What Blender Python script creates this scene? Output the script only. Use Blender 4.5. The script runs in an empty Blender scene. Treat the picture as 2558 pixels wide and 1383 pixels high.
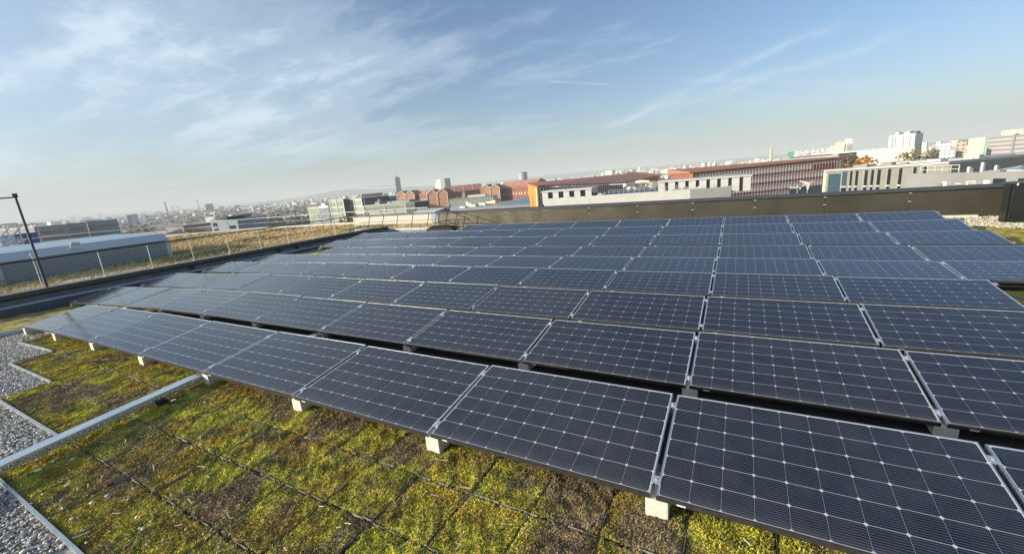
import bpy, math, random
import numpy as np
from mathutils import Vector, Matrix
R = math.radians
scene = bpy.context.scene
COL = scene.collection

# ------------------------------------------------------------------ camera
YAW, PITCH, ROLL = -0.5088, -0.2265, -0.0852
FPX = 1033.99                       # focal length in photograph pixels (2558 wide)
CAM = Vector((0.3877, -2.1947, 1.8893))
_f = Vector((math.sin(YAW)*math.cos(PITCH), math.cos(YAW)*math.cos(PITCH), math.sin(PITCH)))
_r0 = Vector((math.cos(YAW), -math.sin(YAW), 0)); _u0 = _r0.cross(_f)
_r = _r0*math.cos(ROLL) + _u0*math.sin(ROLL)
_u = -_r0*math.sin(ROLL) + _u0*math.cos(ROLL)
cam_d = bpy.data.cameras.new("camera"); cam = bpy.data.objects.new("camera", cam_d); COL.objects.link(cam)
cam.matrix_world = Matrix(((_r.x, _u.x, -_f.x, CAM.x), (_r.y, _u.y, -_f.y, CAM.y), (_r.z, _u.z, -_f.z, CAM.z), (0, 0, 0, 1)))
cam_d.sensor_width = 36; cam_d.sensor_fit = 'HORIZONTAL'; cam_d.lens = FPX/2558*36
cam_d.clip_start = 0.05; cam_d.clip_end = 40000
scene.camera = cam
scene.view_settings.view_transform = 'Standard'; scene.view_settings.look = 'None'
scene.view_settings.exposure = 0.6; scene.view_settings.gamma = 1
scene.view_settings.use_curve_mapping = False
scene.cycles.use_denoising = True
scene.cycles.max_bounces = 6; scene.cycles.volume_bounces = 1

# ------------------------------------------------------------------ sky and sun
SUN_EL, SUN_AZ = 14.8, -135.0         # azimuth clockwise from +Y
world = bpy.data.worlds.new("World"); scene.world = world; world.use_nodes = True
nt = world.node_tree; N = nt.nodes; L = nt.links
for n in list(N): N.remove(n)
def wn(t, **k):
    n = N.new(t)
    for a, b in k.items(): setattr(n, a, b)
    return n
class G:
    """small helper to write node maths as expressions"""
    def __init__(s, nt): s.nt = nt; s.N = nt.nodes; s.L = nt.links
    def put(s, sock, v):
        if hasattr(v, 'is_output') or isinstance(v, bpy.types.NodeSocket): s.L.new(v, sock)
        else: sock.default_value = v
    def m(s, op, a, b=0.0, c=None, clamp=False):
        n = s.N.new('ShaderNodeMath'); n.operation = op; n.use_clamp = clamp
        s.put(n.inputs[0], a); s.put(n.inputs[1], b)
        if c is not None: s.put(n.inputs[2], c)
        return n.outputs[0]
    def noise(s, vec, scale, detail=4, rough=.55, dist=0.0, col=False, dim='3D'):
        n = s.N.new('ShaderNodeTexNoise'); n.noise_dimensions = dim
        if vec is not None: s.L.new(vec, n.inputs['Vector'])
        n.inputs['Scale'].default_value = scale; n.inputs['Detail'].default_value = detail
        n.inputs['Roughness'].default_value = rough; n.inputs['Distortion'].default_value = dist
        return n.outputs['Color' if col else 'Fac']
    def ramp(s, fac, stops, interp='LINEAR'):
        n = s.N.new('ShaderNodeValToRGB'); e = n.color_ramp.elements; n.color_ramp.interpolation = interp
        while len(e) < len(stops): e.new(.5)
        for el, (p, c) in zip(e, stops):
            el.position = p; el.color = (c, c, c, 1) if not hasattr(c, '__len__') else (*c, 1)
        s.put(n.inputs[0], fac); return n.outputs[0]
    def mix(s, fac, a, b, mode='MIX'):
        n = s.N.new('ShaderNodeMix'); n.data_type = 'RGBA'; n.blend_type = mode
        s.put(n.inputs[0], fac)
        for sock, v in ((n.inputs[6], a), (n.inputs[7], b)):
            if hasattr(v, '__len__') and not isinstance(v, bpy.types.NodeSocket): sock.default_value = (*v, 1) if len(v) == 3 else v
            else: s.put(sock, v)
        return n.outputs[2]
    def mapping(s, vec, scale=(1, 1, 1), rot=(0, 0, 0), loc=(0, 0, 0)):
        n = s.N.new('ShaderNodeMapping'); s.L.new(vec, n.inputs[0])
        n.inputs['Scale'].default_value = scale; n.inputs['Rotation'].default_value = rot; n.inputs['Location'].default_value = loc
        return n.outputs[0]
    def sep(s, vec):
        n = s.N.new('ShaderNodeSeparateXYZ'); s.L.new(vec, n.inputs[0]); return n.outputs
    def comb(s, x, y, z=0.0):
        n = s.N.new('ShaderNodeCombineXYZ'); s.put(n.inputs[0], x); s.put(n.inputs[1], y); s.put(n.inputs[2], z); return n.outputs[0]
    def dot(s, vec, v):
        n = s.N.new('ShaderNodeVectorMath'); n.operation = 'DOT_PRODUCT'; s.L.new(vec, n.inputs[0]); n.inputs[1].default_value = v
        return n.outputs['Value']
    def bump(s, h, strength=.5, dist=.01):
        n = s.N.new('ShaderNodeBump'); s.L.new(h, n.inputs['Height']); n.inputs['Strength'].default_value = strength
        n.inputs['Distance'].default_value = dist; return n.outputs[0]
g = G(nt)
sky = wn('ShaderNodeTexSky', sky_type='NISHITA', sun_disc=False, sun_elevation=R(SUN_EL), sun_rotation=R(SUN_AZ),
         altitude=60, air_density=1.0, dust_density=1.6, ozone_density=1.6)
tc = wn('ShaderNodeTexCoord'); D = tc.outputs['Generated']
dx, dy, dz = g.sep(D)
zc = g.m('MAXIMUM', dz, 0.0)
# clear-sky colour, with the pale low band of a hazy November noon
up = g.m('MULTIPLY', zc, 2.4, clamp=True)
skyc = g.mix(1.0, sky.outputs[0], (.93, 1.12, 1.36), 'MULTIPLY')
band = g.m('POWER', 2.718, g.m('MULTIPLY', zc, -13.0))
skyc = g.mix(g.m('MULTIPLY', band, .80), skyc, (4.5, 5.1, 5.1))
# cirrus: direction projected on a high flat layer, drawn out along one wind direction
den = g.m('ADD', zc, 0.12)
px = g.m('DIVIDE', dx, den); py = g.m('DIVIDE', dy, den)
P0 = g.comb(px, py)
def warped(amount, scale, seed):
    wp = g.noise(g.mapping(P0, loc=(seed, seed*1.7, seed)), scale, 4, .55, col=True)
    vm = N.new('ShaderNodeVectorMath'); vm.operation = 'MULTIPLY_ADD'; L.new(wp, vm.inputs[0]); vm.inputs[1].default_value = (amount, amount, 0); L.new(P0, vm.inputs[2])
    return vm.outputs[0]
W1, W2 = warped(.9, .8, 0.0), warped(.35, 2.2, 3.0)
n1 = g.noise(g.mapping(W1, scale=(.55, .95, 1), rot=(0, 0, R(-30)), loc=(1.7, .6, 0)), 1.0, 6, .56)          # broad veils
n2 = g.noise(g.mapping(W2, scale=(.45, 1.9, 1), rot=(0, 0, R(-52)), loc=(4, 2, 0)), 1.9, 9, .62, .15)          # combed fibres
n3 = g.noise(g.mapping(P0, scale=(.30, .30, 1), loc=(.3, 3.1, 0)), 1.0, 2, .5)                                 # large openings
n4 = g.noise(g.mapping(W2, scale=(1.0, 1.5, 1), rot=(0, 0, R(20)), loc=(8, 1, 0)), 3.6, 8, .68)                # wisps
side = g.m('SUBTRACT', .555, g.m('MULTIPLY', g.dot(D, (.80, .42, 0)), .235))
cl = g.m('ADD', g.m('MULTIPLY', n1, .50), g.m('ADD', g.m('MULTIPLY', n2, .32), g.m('MULTIPLY', n4, .18)))
cl = g.m('ADD', cl, g.m('MULTIPLY', g.m('SUBTRACT', n3, .5), .50))
cl = g.m('SUBTRACT', cl, g.m('SUBTRACT', 1.02, side))
cl = g.ramp(g.m('MULTIPLY', cl, 3.7, clamp=True), [(0, 0), (.5, .36), (1, .95)], 'EASE')
fadeh = g.ramp(dz, [(0.02, 0.0), (0.09, .6), (.18, 1.0)])
cl = g.m('MULTIPLY', g.m('MULTIPLY', cl, fadeh), .86)
# spread-out contrails: bands round great circles
def pixdir(x, y):
    d = _f + _r*(x-1279)/FPX - _u*(y-691.5)/FPX
    return d.normalized()
def trail(cl, a, b, width, amt, seed):
    A, B = pixdir(*a), pixdir(*b); n = A.cross(B).normalized(); mid = (A+B).normalized()
    half = math.cos(A.angle(B)/2*1.0)
    wob = g.m('MULTIPLY', g.m('SUBTRACT', g.noise(g.mapping(D, loc=(seed, seed, 0)), 7, 5, .6), .5), width*2.4)
    dist = g.m('ABSOLUTE', g.m('ADD', g.dot(D, tuple(n)), wob))
    core = g.m('SUBTRACT', 1.0, g.m('DIVIDE', dist, width), clamp=True)
    core = g.m('MULTIPLY', core, core)
    along = g.m('DIVIDE', g.m('SUBTRACT', g.dot(D, tuple(mid)), half), (1-half)*.45, clamp=True)
    tex = g.ramp(g.noise(g.mapping(D, loc=(seed*3, 0, seed)), 26, 6, .65), [(.3, .25), (.62, 1.0)])
    t = g.m('MULTIPLY', g.m('MULTIPLY', core, along), g.m('MULTIPLY', tex, amt))
    return g.m('ADD', cl, t, clamp=True)
cl = trail(cl, (1500, 322), (2140, 40), .020, .34, 1.3)
cl = trail(cl, (1600, 300), (2330, 60), .016, .30, 2.9)
cl = trail(cl, (1480, 330), (1960, 160), .010, .30, 4.1)
cl = trail(cl, (1360, 204), (1530, 211), .0045, .38, 5.2)
cl = trail(cl, (1640, 196), (2330, 214), .012, .20, 6.7)
cl = trail(cl, (1750, 260), (2558, 215), .030, .13, 8.7)
skyc = g.mix(cl, skyc, (6.1, 7.3, 8.1))
# two small low cumulus scraps on the left
for (x, y, s, c) in ((215, 411, .030, (5.6, 5.6, 5.4)), (345, 395, .026, (4.4, 4.55, 4.6)), (390, 408, .026, (4.2, 4.35, 4.5))):
    v = pixdir(x, y)
    off = g.m('MULTIPLY', g.m('SUBTRACT', g.noise(D, 30, 5, .65), .5), .03)
    dd = g.m('ADD', g.m('SQRT', g.m('ADD', g.m('POWER', g.m('SUBTRACT', g.dot(D, tuple(_r)), v.dot(_r)), 2.0),
                     g.m('MULTIPLY', g.m('POWER', g.m('SUBTRACT', dz, v.z), 2.0), 7.0))), off)
    blob = g.m('SUBTRACT', 1.0, g.m('DIVIDE', dd, s), clamp=True)
    skyc = g.mix(g.m('MULTIPLY', g.m('MULTIPLY', blob, 1.6, clamp=True), .42), skyc, c)
bg = wn('ShaderNodeBackground'); L.new(skyc, bg.inputs[0]); bg.inputs[1].default_value = 0.085
wo = wn('ShaderNodeOutputWorld'); L.new(bg.outputs[0], wo.inputs[0])
sun_d = bpy.data.lights.new("sun", 'SUN'); sun_d.energy = 5.0; sun_d.angle = R(.6); sun_d.color = (1.0, .90, .74)
sun = bpy.data.objects.new("sun", sun_d); COL.objects.link(sun)
SD = Vector((math.sin(R(SUN_AZ))*math.cos(R(SUN_EL)), math.cos(R(SUN_AZ))*math.cos(R(SUN_EL)), math.sin(R(SUN_EL))))
sun.rotation_euler = SD.to_track_quat('Z', 'Y').to_euler(); sun.location = SD*50

# ------------------------------------------------------------------ pixel <-> place helpers
def ray(x, y): return pixdir(x, y)
def atz(x, y, z):
    d = ray(x, y); return CAM + d*((z-CAM.z)/d.z)
def aty(x, y, Y):
    d = ray(x, y); return CAM + d*((Y-CAM.y)/d.y)
def atx(x, y, X):
    d = ray(x, y); return CAM + d*((X-CAM.x)/d.x)
def atd(x, y, D_):
    d = ray(x, y); return CAM + d*(D_/math.hypot(d.x, d.y))

# ------------------------------------------------------------------ object helpers
def tag(o, label=None, cat=None, group=None, kind=None):
    if label: o['label'] = label
    if cat: o['category'] = cat
    if group: o['group'] = group
    if kind: o['kind'] = kind
    return o
def empty(name, loc=(0, 0, 0), rz=0.0, label=None, cat=None, group=None):
    o = bpy.data.objects.new(name, None); COL.objects.link(o); o.location = loc; o.rotation_euler = (0, 0, rz)
    o.empty_display_size = .1
    return tag(o, label, cat, group)
class MB:
    def __init__(s): s.v = []; s.f = []; s.m = []
    def quad(s, a, b, c, d, m=0):
        i = len(s.v); s.v += [tuple(a), tuple(b), tuple(c), tuple(d)]; s.f.append((i, i+1, i+2, i+3)); s.m.append(m)
    def poly(s, pts, m=0):
        i = len(s.v); s.v += [tuple(p) for p in pts]; s.f.append(tuple(range(i, i+len(pts)))); s.m.append(m)
    def hexa(s, p, m=0):
        i = len(s.v); s.v += [tuple(q) for q in p]
        for q in ((0, 3, 2, 1), (4, 5, 6, 7), (0, 1, 5, 4), (1, 2, 6, 5), (2, 3, 7, 6), (3, 0, 4, 7)):
            s.f.append(tuple(i+k for k in q)); s.m.append(m)
    def box(s, x0, x1, y0, y1, z0, z1, m=0):
        s.hexa([(x0, y0, z0), (x1, y0, z0), (x1, y1, z0), (x0, y1, z0), (x0, y0, z1), (x1, y0, z1), (x1, y1, z1), (x0, y1, z1)], m)
    def prism(s, pts, ax, a0, a1, m=0):
        """pts: 2-D outline (counter-clockwise), extruded along axis ax ('x' or 'y')"""
        n = len(pts); i = len(s.v)
        mk = (lambda p, a: (a, p[0], p[1])) if ax == 'x' else (lambda p, a: (p[0], a, p[1]))
        s.v += [mk(p, a0) for p in pts] + [mk(p, a1) for p in pts]
        s.f.append(tuple(range(i, i+n))); s.f.append(tuple(range(i+2*n-1, i+n-1, -1))); s.m += [m, m]
        for k in range(n):
            s.f.append((i+k, i+n+k, i+n+(k+1) % n, i+(k+1) % n)); s.m.append(m)
    def tube(s, a, b, r, n=8, r2=None, m=0):
        a = Vector(a); b = Vector(b); r2 = r if r2 is None else r2
        d = (b-a).normalized(); p = d.orthogonal().normalized(); q = d.cross(p); i = len(s.v)
        for c, rr in ((a, r), (b, r2)):
            for k in range(n):
                t = 2*math.pi*k/n; s.v.append(tuple(c+p*(rr*math.cos(t))+q*(rr*math.sin(t))))
        for k in range(n): s.f.append((i+k, i+(k+1) % n, i+n+(k+1) % n, i+n+k)); s.m.append(m)
        s.f.append(tuple(range(i+n-1, i-1, -1))); s.f.append(tuple(range(i+n, i+2*n))); s.m += [m, m]
    def build(s, name, mats, parent=None, smooth=False, bevel=0.0):
        me = bpy.data.meshes.new(name); me.from_pydata(s.v, [], s.f)
        if not isinstance(mats, (list, tuple)): mats = [mats]
        for m in mats: me.materials.append(m)
        me.polygons.foreach_set('material_index', s.m)
        if smooth: me.polygons.foreach_set('use_smooth', [True]*len(s.f))
        me.update()
        o = bpy.data.objects.new(name, me); COL.objects.link(o)
        if parent is not None: o.parent = parent
        if bevel:
            b = o.modifiers.new('bevel', 'BEVEL'); b.width = bevel; b.segments = 2; b.limit_method = 'ANGLE'
        return o
def npmesh(name, verts, faces, mats, parent=None, smooth=False, colors=None, matidx=None):
    """verts (n,3), faces (m,k) numpy"""
    me = bpy.data.meshes.new(name); n = len(verts); m, k = faces.shape
    me.vertices.add(n); me.vertices.foreach_set('co', np.ascontiguousarray(verts, np.float32).ravel())
    me.loops.add(m*k); me.loops.foreach_set('vertex_index', np.ascontiguousarray(faces, np.int32).ravel())
    me.polygons.add(m); me.polygons.foreach_set('loop_start', np.arange(0, m*k, k, dtype=np.int32))
    me.polygons.foreach_set('use_smooth', np.full(m, bool(smooth)))
    if matidx is not None: me.polygons.foreach_set('material_index', np.ascontiguousarray(matidx, np.int32))
    for mt in (mats if isinstance(mats, (list, tuple)) else [mats]): me.materials.append(mt)
    me.update(calc_edges=True)
    if colors is not None:
        at = me.color_attributes.new('tone', 'FLOAT_COLOR', 'POINT')
        c = np.ones((n, 4), np.float32); c[:, :3] = colors; at.data.foreach_set('color', c.ravel())
    o = bpy.data.objects.new(name, me); COL.objects.link(o)
    if parent is not None: o.parent = parent
    return o
def copy_tree(o, parent=None):
    c = o.copy(); COL.objects.link(c)
    if parent is not None: c.parent = parent
    for ch in list(o.children): copy_tree(ch, c)
    return c

# ------------------------------------------------------------------ materials
def mat(name, color, rough=.7, metal=0.0, spec=.5, noise=0.0, nscale=5.0, bump=0.0, bscale=40.0, bdist=.01, coat=0.0):
    m = bpy.data.materials.new(name); m.use_nodes = True; gg = G(m.node_tree); b = m.node_tree.nodes['Principled BSDF']
    b.inputs['Roughness'].default_value = rough; b.inputs['Metallic'].default_value = metal
    b.inputs['Specular IOR Level'].default_value = spec; b.inputs['Coat Weight'].default_value = coat
    if noise or bump:
        geo = gg.N.new('ShaderNodeNewGeometry').outputs['Position']
    if noise:
        f = gg.noise(geo, nscale, 6, .6)
        lo = tuple(max(0, c*(1-noise)) for c in color); hi = tuple(min(1, c*(1+noise)) for c in color)
        gg.L.new(gg.ramp(f, [(.28, lo), (.72, hi)]), b.inputs['Base Color'])
        gg.L.new(gg.m('MULTIPLY_ADD', f, .25, rough-.12), b.inputs['Roughness'])
    else: b.inputs['Base Color'].default_value = (*color, 1)
    if bump: gg.L.new(gg.bump(gg.noise(geo, bscale, 5, .6), bump, bdist), b.inputs['Normal'])
    return m
M = {}
M['alu'] = mat('anodised_aluminium', (.62, .63, .64), .34, .85, noise=.12, nscale=30)
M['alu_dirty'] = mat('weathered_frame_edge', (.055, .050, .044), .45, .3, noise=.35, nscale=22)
M['galv'] = mat('galvanised_steel', (.50, .53, .55), .38, .75, noise=.16, nscale=9, bump=.05)
M['galv_light'] = mat('galvanised_lid', (.58, .63, .66), .33, .6, noise=.10, nscale=4, bump=.04)
M['concrete'] = mat('pale_concrete', (.60, .57, .49), .88, noise=.16, nscale=26, bump=.25, bscale=90, bdist=.004)
M['concrete_roof'] = mat('screed', (.33, .31, .28), .9, noise=.3, nscale=2.5)
M['dark_slot'] = mat('black_rubber', (.012, .012, .012), .8)
M['tag_white'] = mat('tag', (.75, .75, .72), .5)
M['wall_brown'] = mat('bronze_cladding', (.105, .096, .074), .36, .6, noise=.16, nscale=1.1, bump=.03, bscale=3, bdist=.02)
M['wall_black'] = mat('black_cladding', (.016, .017, .016), .38, .1, noise=.2, nscale=2)
M['cap_brown'] = mat('dark_bronze_cap', (.085, .078, .068), .45, .3, noise=.15, nscale=3)
M['cap_grey'] = mat('taupe_metal_cap', (.20, .18, .16), .5, .3, noise=.15, nscale=3)
M['slate'] = mat('slate_grey_metal', (.085, .105, .125), .5, .25, noise=.18, nscale=3)
M['ledge'] = mat('pale_flashing', (.50, .53, .54), .5, .3, noise=.15, nscale=4)
M['flash'] = mat('dusty_flashing', (.16, .15, .15), .6, .2, noise=.35, nscale=3)
M['post'] = mat('cream_post_paint', (.72, .68, .58), .5)
M['rail'] = mat('dark_grey_rail', (.09, .10, .12), .45, .4)
M['pole'] = mat('dark_brown_pole', (.10, .085, .085), .5, .3, noise=.1)
M['louvre'] = mat('blue_grey_louvre', (.46, .51, .54), .45, .35, noise=.06)
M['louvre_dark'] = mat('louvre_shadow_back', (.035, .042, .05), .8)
M['louvre_roof'] = mat('pale_blue_roof_sheet', (.36, .45, .52), .45, .2, noise=.10, nscale=1.2)
M['silver'] = mat('shiny_insulation_jacket', (.60, .57, .52), .32, .85, noise=.2, nscale=14, bump=.4, bscale=12, bdist=.02)
M['blackrub'] = M['dark_slot']
M['blue'] = mat('blue_sheet', (.03, .10, .34), .5)
M['white'] = mat('white_render', (.66, .64, .58), .8, noise=.05, nscale=.5)
M['cream'] = mat('cream_render', (.62, .57, .44), .85, noise=.06, nscale=.05)
M['beige_louvre'] = mat('beige_louvre', (.55, .52, .45), .7, noise=.06)
M['redbrown'] = mat('red_brown_brick', (.26, .105, .075), .85, noise=.15, nscale=.6)
M['redbrown_roof'] = mat('rust_brown_roof', (.40, .17, .11), .7, noise=.15, nscale=.3)
M['gable_face'] = mat('orange_brown_slats', (.52, .26, .14), .8, noise=.15, nscale=1.0)
M['gable_trim'] = mat('pale_pink_trim', (.80, .64, .54), .7)
M['orange'] = mat('orange_panel', (.72, .27, .045), .6)
M['glass_dark'] = mat('dark_window_glass', (.02, .025, .03), .12, 0, .8)
M['glass_blue'] = mat('blue_window_glass', (.05, .09, .11), .1, 0, .8)
M['grey_clad'] = mat('warm_grey_cladding', (.26, .25, .21), .6, .2, noise=.1, nscale=.8)
M['grey_mid'] = mat('mid_grey_wall', (.26, .26, .25), .7, noise=.12, nscale=.4)
M['grey_blue'] = mat('grey_blue_shed', (.24, .29, .33), .6, .1, noise=.08, nscale=.1)
M['grey_dark'] = mat('anthracite_roof', (.07, .075, .085), .6, noise=.2, nscale=.3)
M['greenish'] = mat('pale_green_glass_facade', (.34, .38, .30), .35, .2, noise=.12, nscale=.3)
M['trim_white'] = mat('white_trim', (.56, .55, .50), .6, noise=.08, nscale=.6)
M['roof_light'] = mat('pale_flat_roof', (.46, .45, .41), .85, noise=.2, nscale=.4)
M['trunk'] = mat('bark', (.07, .05, .035), .9)

# solar cells: drawn in the panel's own metres (UV)
CP = .1622; CPU = .1655; MU, MV = (1.683-10*CPU)/2, .0125
def cell_material():
    m = bpy.data.materials.new('solar_cells'); m.use_nodes = True; gg = G(m.node_tree); b = gg.N['Principled BSDF']
    uv = gg.N.new('ShaderNodeUVMap').outputs[0]
    u, v, _ = gg.sep(uv)
    cu = gg.m('DIVIDE', gg.m('SUBTRACT', u, MU), CPU); cv = gg.m('DIVIDE', gg.m('SUBTRACT', v, MV), CP)
    fu = gg.m('ABSOLUTE', gg.m('SUBTRACT', gg.m('FRACT', cu), .5)); fv = gg.m('ABSOLUTE', gg.m('SUBTRACT', gg.m('FRACT', cv), .5))
    gap = gg.m('MAXIMUM', gg.m('MULTIPLY', gg.m('GREATER_THAN', fu, .5-.0048), .62), gg.m('GREATER_THAN', fv, .5-.0085))
    dia = gg.m('GREATER_THAN', gg.m('ADD', fu, fv), 1-.076)
    inu = gg.m('LESS_THAN', gg.m('ABSOLUTE', gg.m('SUBTRACT', cu, 5.0)), 5.0)
    inv = gg.m('LESS_THAN', gg.m('ABSOLUTE', gg.m('SUBTRACT', cv, 3.0)), 3.0)
    outside = gg.m('SUBTRACT', 1.0, gg.m('MULTIPLY', inu, inv))
    white = gg.m('MAXIMUM', gg.m('MAXIMUM', gap, dia), outside)
    bus = gg.m('LESS_THAN', gg.m('FRACT', gg.m('MULTIPLY', cv, 10.0)), .15)
    busx = gg.m('LESS_THAN', fu, .47)
    bus = gg.m('MULTIPLY', bus, busx)
    oi = gg.N.new('ShaderNodeObjectInfo').outputs['Random']
    pos = gg.N.new('ShaderNodeNewGeometry').outputs['Position']
    cellid = gg.comb(gg.m('FLOOR', cu), gg.m('FLOOR', cv), gg.m('MULTIPLY', oi, 97.0))
    wnz = gg.N.new('ShaderNodeTexWhiteNoise'); gg.L.new(cellid, wnz.inputs['Vector'])
    cell = gg.mix(wnz.outputs['Value'], (.0050, .0068, .0155), (.0080, .0100, .022))
    cell = gg.mix(gg.m('MULTIPLY', oi, .35), cell, (.009, .009, .016))
    c = gg.mix(gg.m('MULTIPLY', bus, .75), cell, (.16, .175, .21))
    c = gg.mix(white, c, (.58, .59, .60))
    # dust: thin film, streaky, a little thicker toward the low edge
    dust = gg.m('MULTIPLY', gg.ramp(gg.noise(pos, 5.5, 6, .62), [(.35, .15), (.75, 1.0)]), gg.m('MULTIPLY_ADD', oi, .035, .035))
    low = gg.m('SUBTRACT', 1.0, gg.m('DIVIDE', v, .10), clamp=True)
    dust = gg.m('ADD', dust, gg.m('MULTIPLY', gg.m('MULTIPLY', low, low), .14))
    sp = gg.ramp(gg.noise(pos, 75, 2, .5), [(.775, 0.0), (.80, .5)])
    spm = gg.m('GREATER_THAN', gg.noise(pos, 1.7, 1, .5), .52)
    dust = gg.m('ADD', dust, gg.m('MULTIPLY', sp, spm), clamp=True)
    c = gg.mix(dust, c, (.34, .33, .31))
    vz = gg.N.new('ShaderNodeTexVoronoi'); vz.inputs['Scale'].default_value = 1.15; gg.L.new(pos, vz.inputs['Vector'])
    wob = gg.m('MULTIPLY', gg.m('SUBTRACT', gg.noise(pos, 55, 3, .6), .5), .030)
    drop = gg.m('LESS_THAN', gg.m('ADD', gg.m('DIVIDE', vz.outputs['Distance'], 1.15), wob), .010)
    drop = gg.m('MULTIPLY', drop, gg.m('GREATER_THAN', gg.sep(vz.outputs['Color'])[0], .55))
    c = gg.mix(gg.m('MULTIPLY', drop, .85), c, (.62, .61, .57))
    gg.L.new(c, b.inputs['Base Color'])
    rn = gg.noise(pos, 8, 5, .6)
    gg.L.new(gg.m('MULTIPLY_ADD', rn, .14, .07), b.inputs['Roughness'])
    b.inputs['IOR'].default_value = 1.55
    return m
M['cells'] = cell_material()

def moss_material(name='moss_and_sedum', sheet=False):
    m = bpy.data.materials.new(name); m.use_nodes = True; gg = G(m.node_tree); b = gg.N['Principled BSDF']
    pos = gg.N.new('ShaderNodeNewGeometry').outputs['Position']
    big = gg.noise(pos, 1.25, 4, .6, .6)
    mid = gg.noise(gg.mapping(pos, loc=(3, 7, 0)), 5.5, 5, .65)
    hue = gg.noise(gg.mapping(pos, loc=(11, 2, 5)), 2.1, 4, .6, .4)
    fine = gg.noise(pos, 95, 4, .75)
    green = gg.mix(gg.ramp(mid, [(.35, 0.), (.65, 1.)]), (.24, .23, .04), (.86, .80, .09))
    ochre = gg.mix(gg.ramp(mid, [(.35, 0.), (.68, 1.)]), (.30, .19, .04), (.80, .56, .08))
    red = gg.mix(gg.ramp(mid, [(.35, 0.), (.68, 1.)]), (.17, .115, .08), (.42, .30, .21))
    if not sheet:
        oi = gg.N.new('ShaderNodeObjectInfo').outputs['Random']
        hue = gg.m('ADD', hue, gg.m('MULTIPLY', gg.m('SUBTRACT', oi, .5), .09))
        big = gg.m('ADD', big, gg.m('MULTIPLY', gg.m('SUBTRACT', gg.m('FRACT', gg.m('MULTIPLY', oi, 13.7)), .5), .11))
    c = gg.mix(gg.ramp(hue, [(.44, 0.), (.64, 1.)]), green, ochre)
    c = gg.mix(gg.ramp(big, [(.48, 0.), (.60, .85)]), c, red)
    c = gg.mix(gg.ramp(fine, [(.36, .9), (.53, 0.)]), c, (.045, .036, .022))
    sp = gg.ramp(gg.noise(gg.mapping(pos, loc=(5, 5, 5)), 120, 2, .5), [(.64, 0.), (.70, .8)])
    c = gg.mix(sp, c, (.66, .58, .42))
    at = gg.N.new('ShaderNodeAttribute'); at.attribute_name = 'tone'
    if not sheet: c = gg.mix(1.0, c, at.outputs['Color'], 'MULTIPLY')
    gg.L.new(c, b.inputs['Base Color']); b.inputs['Roughness'].default_value = .85
    b.inputs['Specular IOR Level'].default_value = .25
    h = gg.m('ADD', gg.noise(pos, 38, 6, .7), gg.m('MULTIPLY', mid, .6))
    gg.L.new(gg.bump(h, .9, .02), b.inputs['Normal'])
    return m
M['moss'] = moss_material(); M['moss_sheet'] = moss_material('moss_sheet', True)

def attr_mat(name, rough=.8, tint=(1, 1, 1)):
    m = bpy.data.materials.new(name); m.use_nodes = True; gg = G(m.node_tree); b = gg.N['Principled BSDF']
    at = gg.N.new('ShaderNodeAttribute'); at.attribute_name = 'tone'
    gg.L.new(gg.mix(1.0, at.outputs['Color'], tint, 'MULTIPLY'), b.inputs['Base Color']); b.inputs['Roughness'].default_value = rough
    return m
M['stone'] = attr_mat('pebbles', .75); M['leafy'] = attr_mat('leafage', .8); M['blade'] = attr_mat('dry_grass_blades', .75)

def window_wall(name, color, fh=3.0, fw=3.2, wh=.5, ww=.5, glass=(.10, .12, .14)):
    """far facades: rows of windows drawn in the wall's own metres"""
    m = bpy.data.materials.new(name); m.use_nodes = True; gg = G(m.node_tree); b = gg.N['Principled BSDF']
    tcn = gg.N.new('ShaderNodeTexCoord').outputs['Object']
    x, y, z = gg.sep(tcn)
    nrm = gg.N.new('ShaderNodeTexCoord').outputs['Normal']; nx, ny, nz = gg.sep(nrm)
    hcoord = gg.m('ADD', gg.m('MULTIPLY', x, gg.m('ABSOLUTE', ny)), gg.m('MULTIPLY', y, gg.m('ABSOLUTE', nx)))
    fx = gg.m('LESS_THAN', gg.m('FRACT', gg.m('DIVIDE', hcoord, fw)), ww); fz = gg.m('LESS_THAN', gg.m('FRACT', gg.m('DIVIDE', z, fh)), wh)
    w = gg.m('MULTIPLY', gg.m('MULTIPLY', fx, fz), gg.m('LESS_THAN', gg.m('ABSOLUTE', nz), .5))
    oi = gg.N.new('ShaderNodeObjectInfo').outputs['Random']
    pos = gg.N.new('ShaderNodeNewGeometry').outputs['Position']
    base = gg.mix(gg.noise(pos, .08, 3, .6), tuple(c*.82 for c in color), tuple(min(1, c*1.12) for c in color))
    c = gg.mix(gg.m('MULTIPLY', w, .8), base, glass)
    gg.L.new(c, b.inputs['Base Color']); b.inputs['Roughness'].default_value = .75
    return m
W = {'cream': window_wall('cream_block_wall', (.74, .68, .52)), 'white': window_wall('white_block_wall', (.78, .76, .70), 3, 2.6, .45, .5),
     'grey': window_wall('grey_block_wall', (.34, .35, .35), 3.2, 4, .5, .6), 'brick': window_wall('brick_block_wall', (.30, .15, .10)),
     'tan': window_wall('tan_block_wall', (.50, .40, .28)), 'blue': window_wall('blue_grey_block_wall', (.30, .36, .42), 3.4, 6, .35, .8)}

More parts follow.
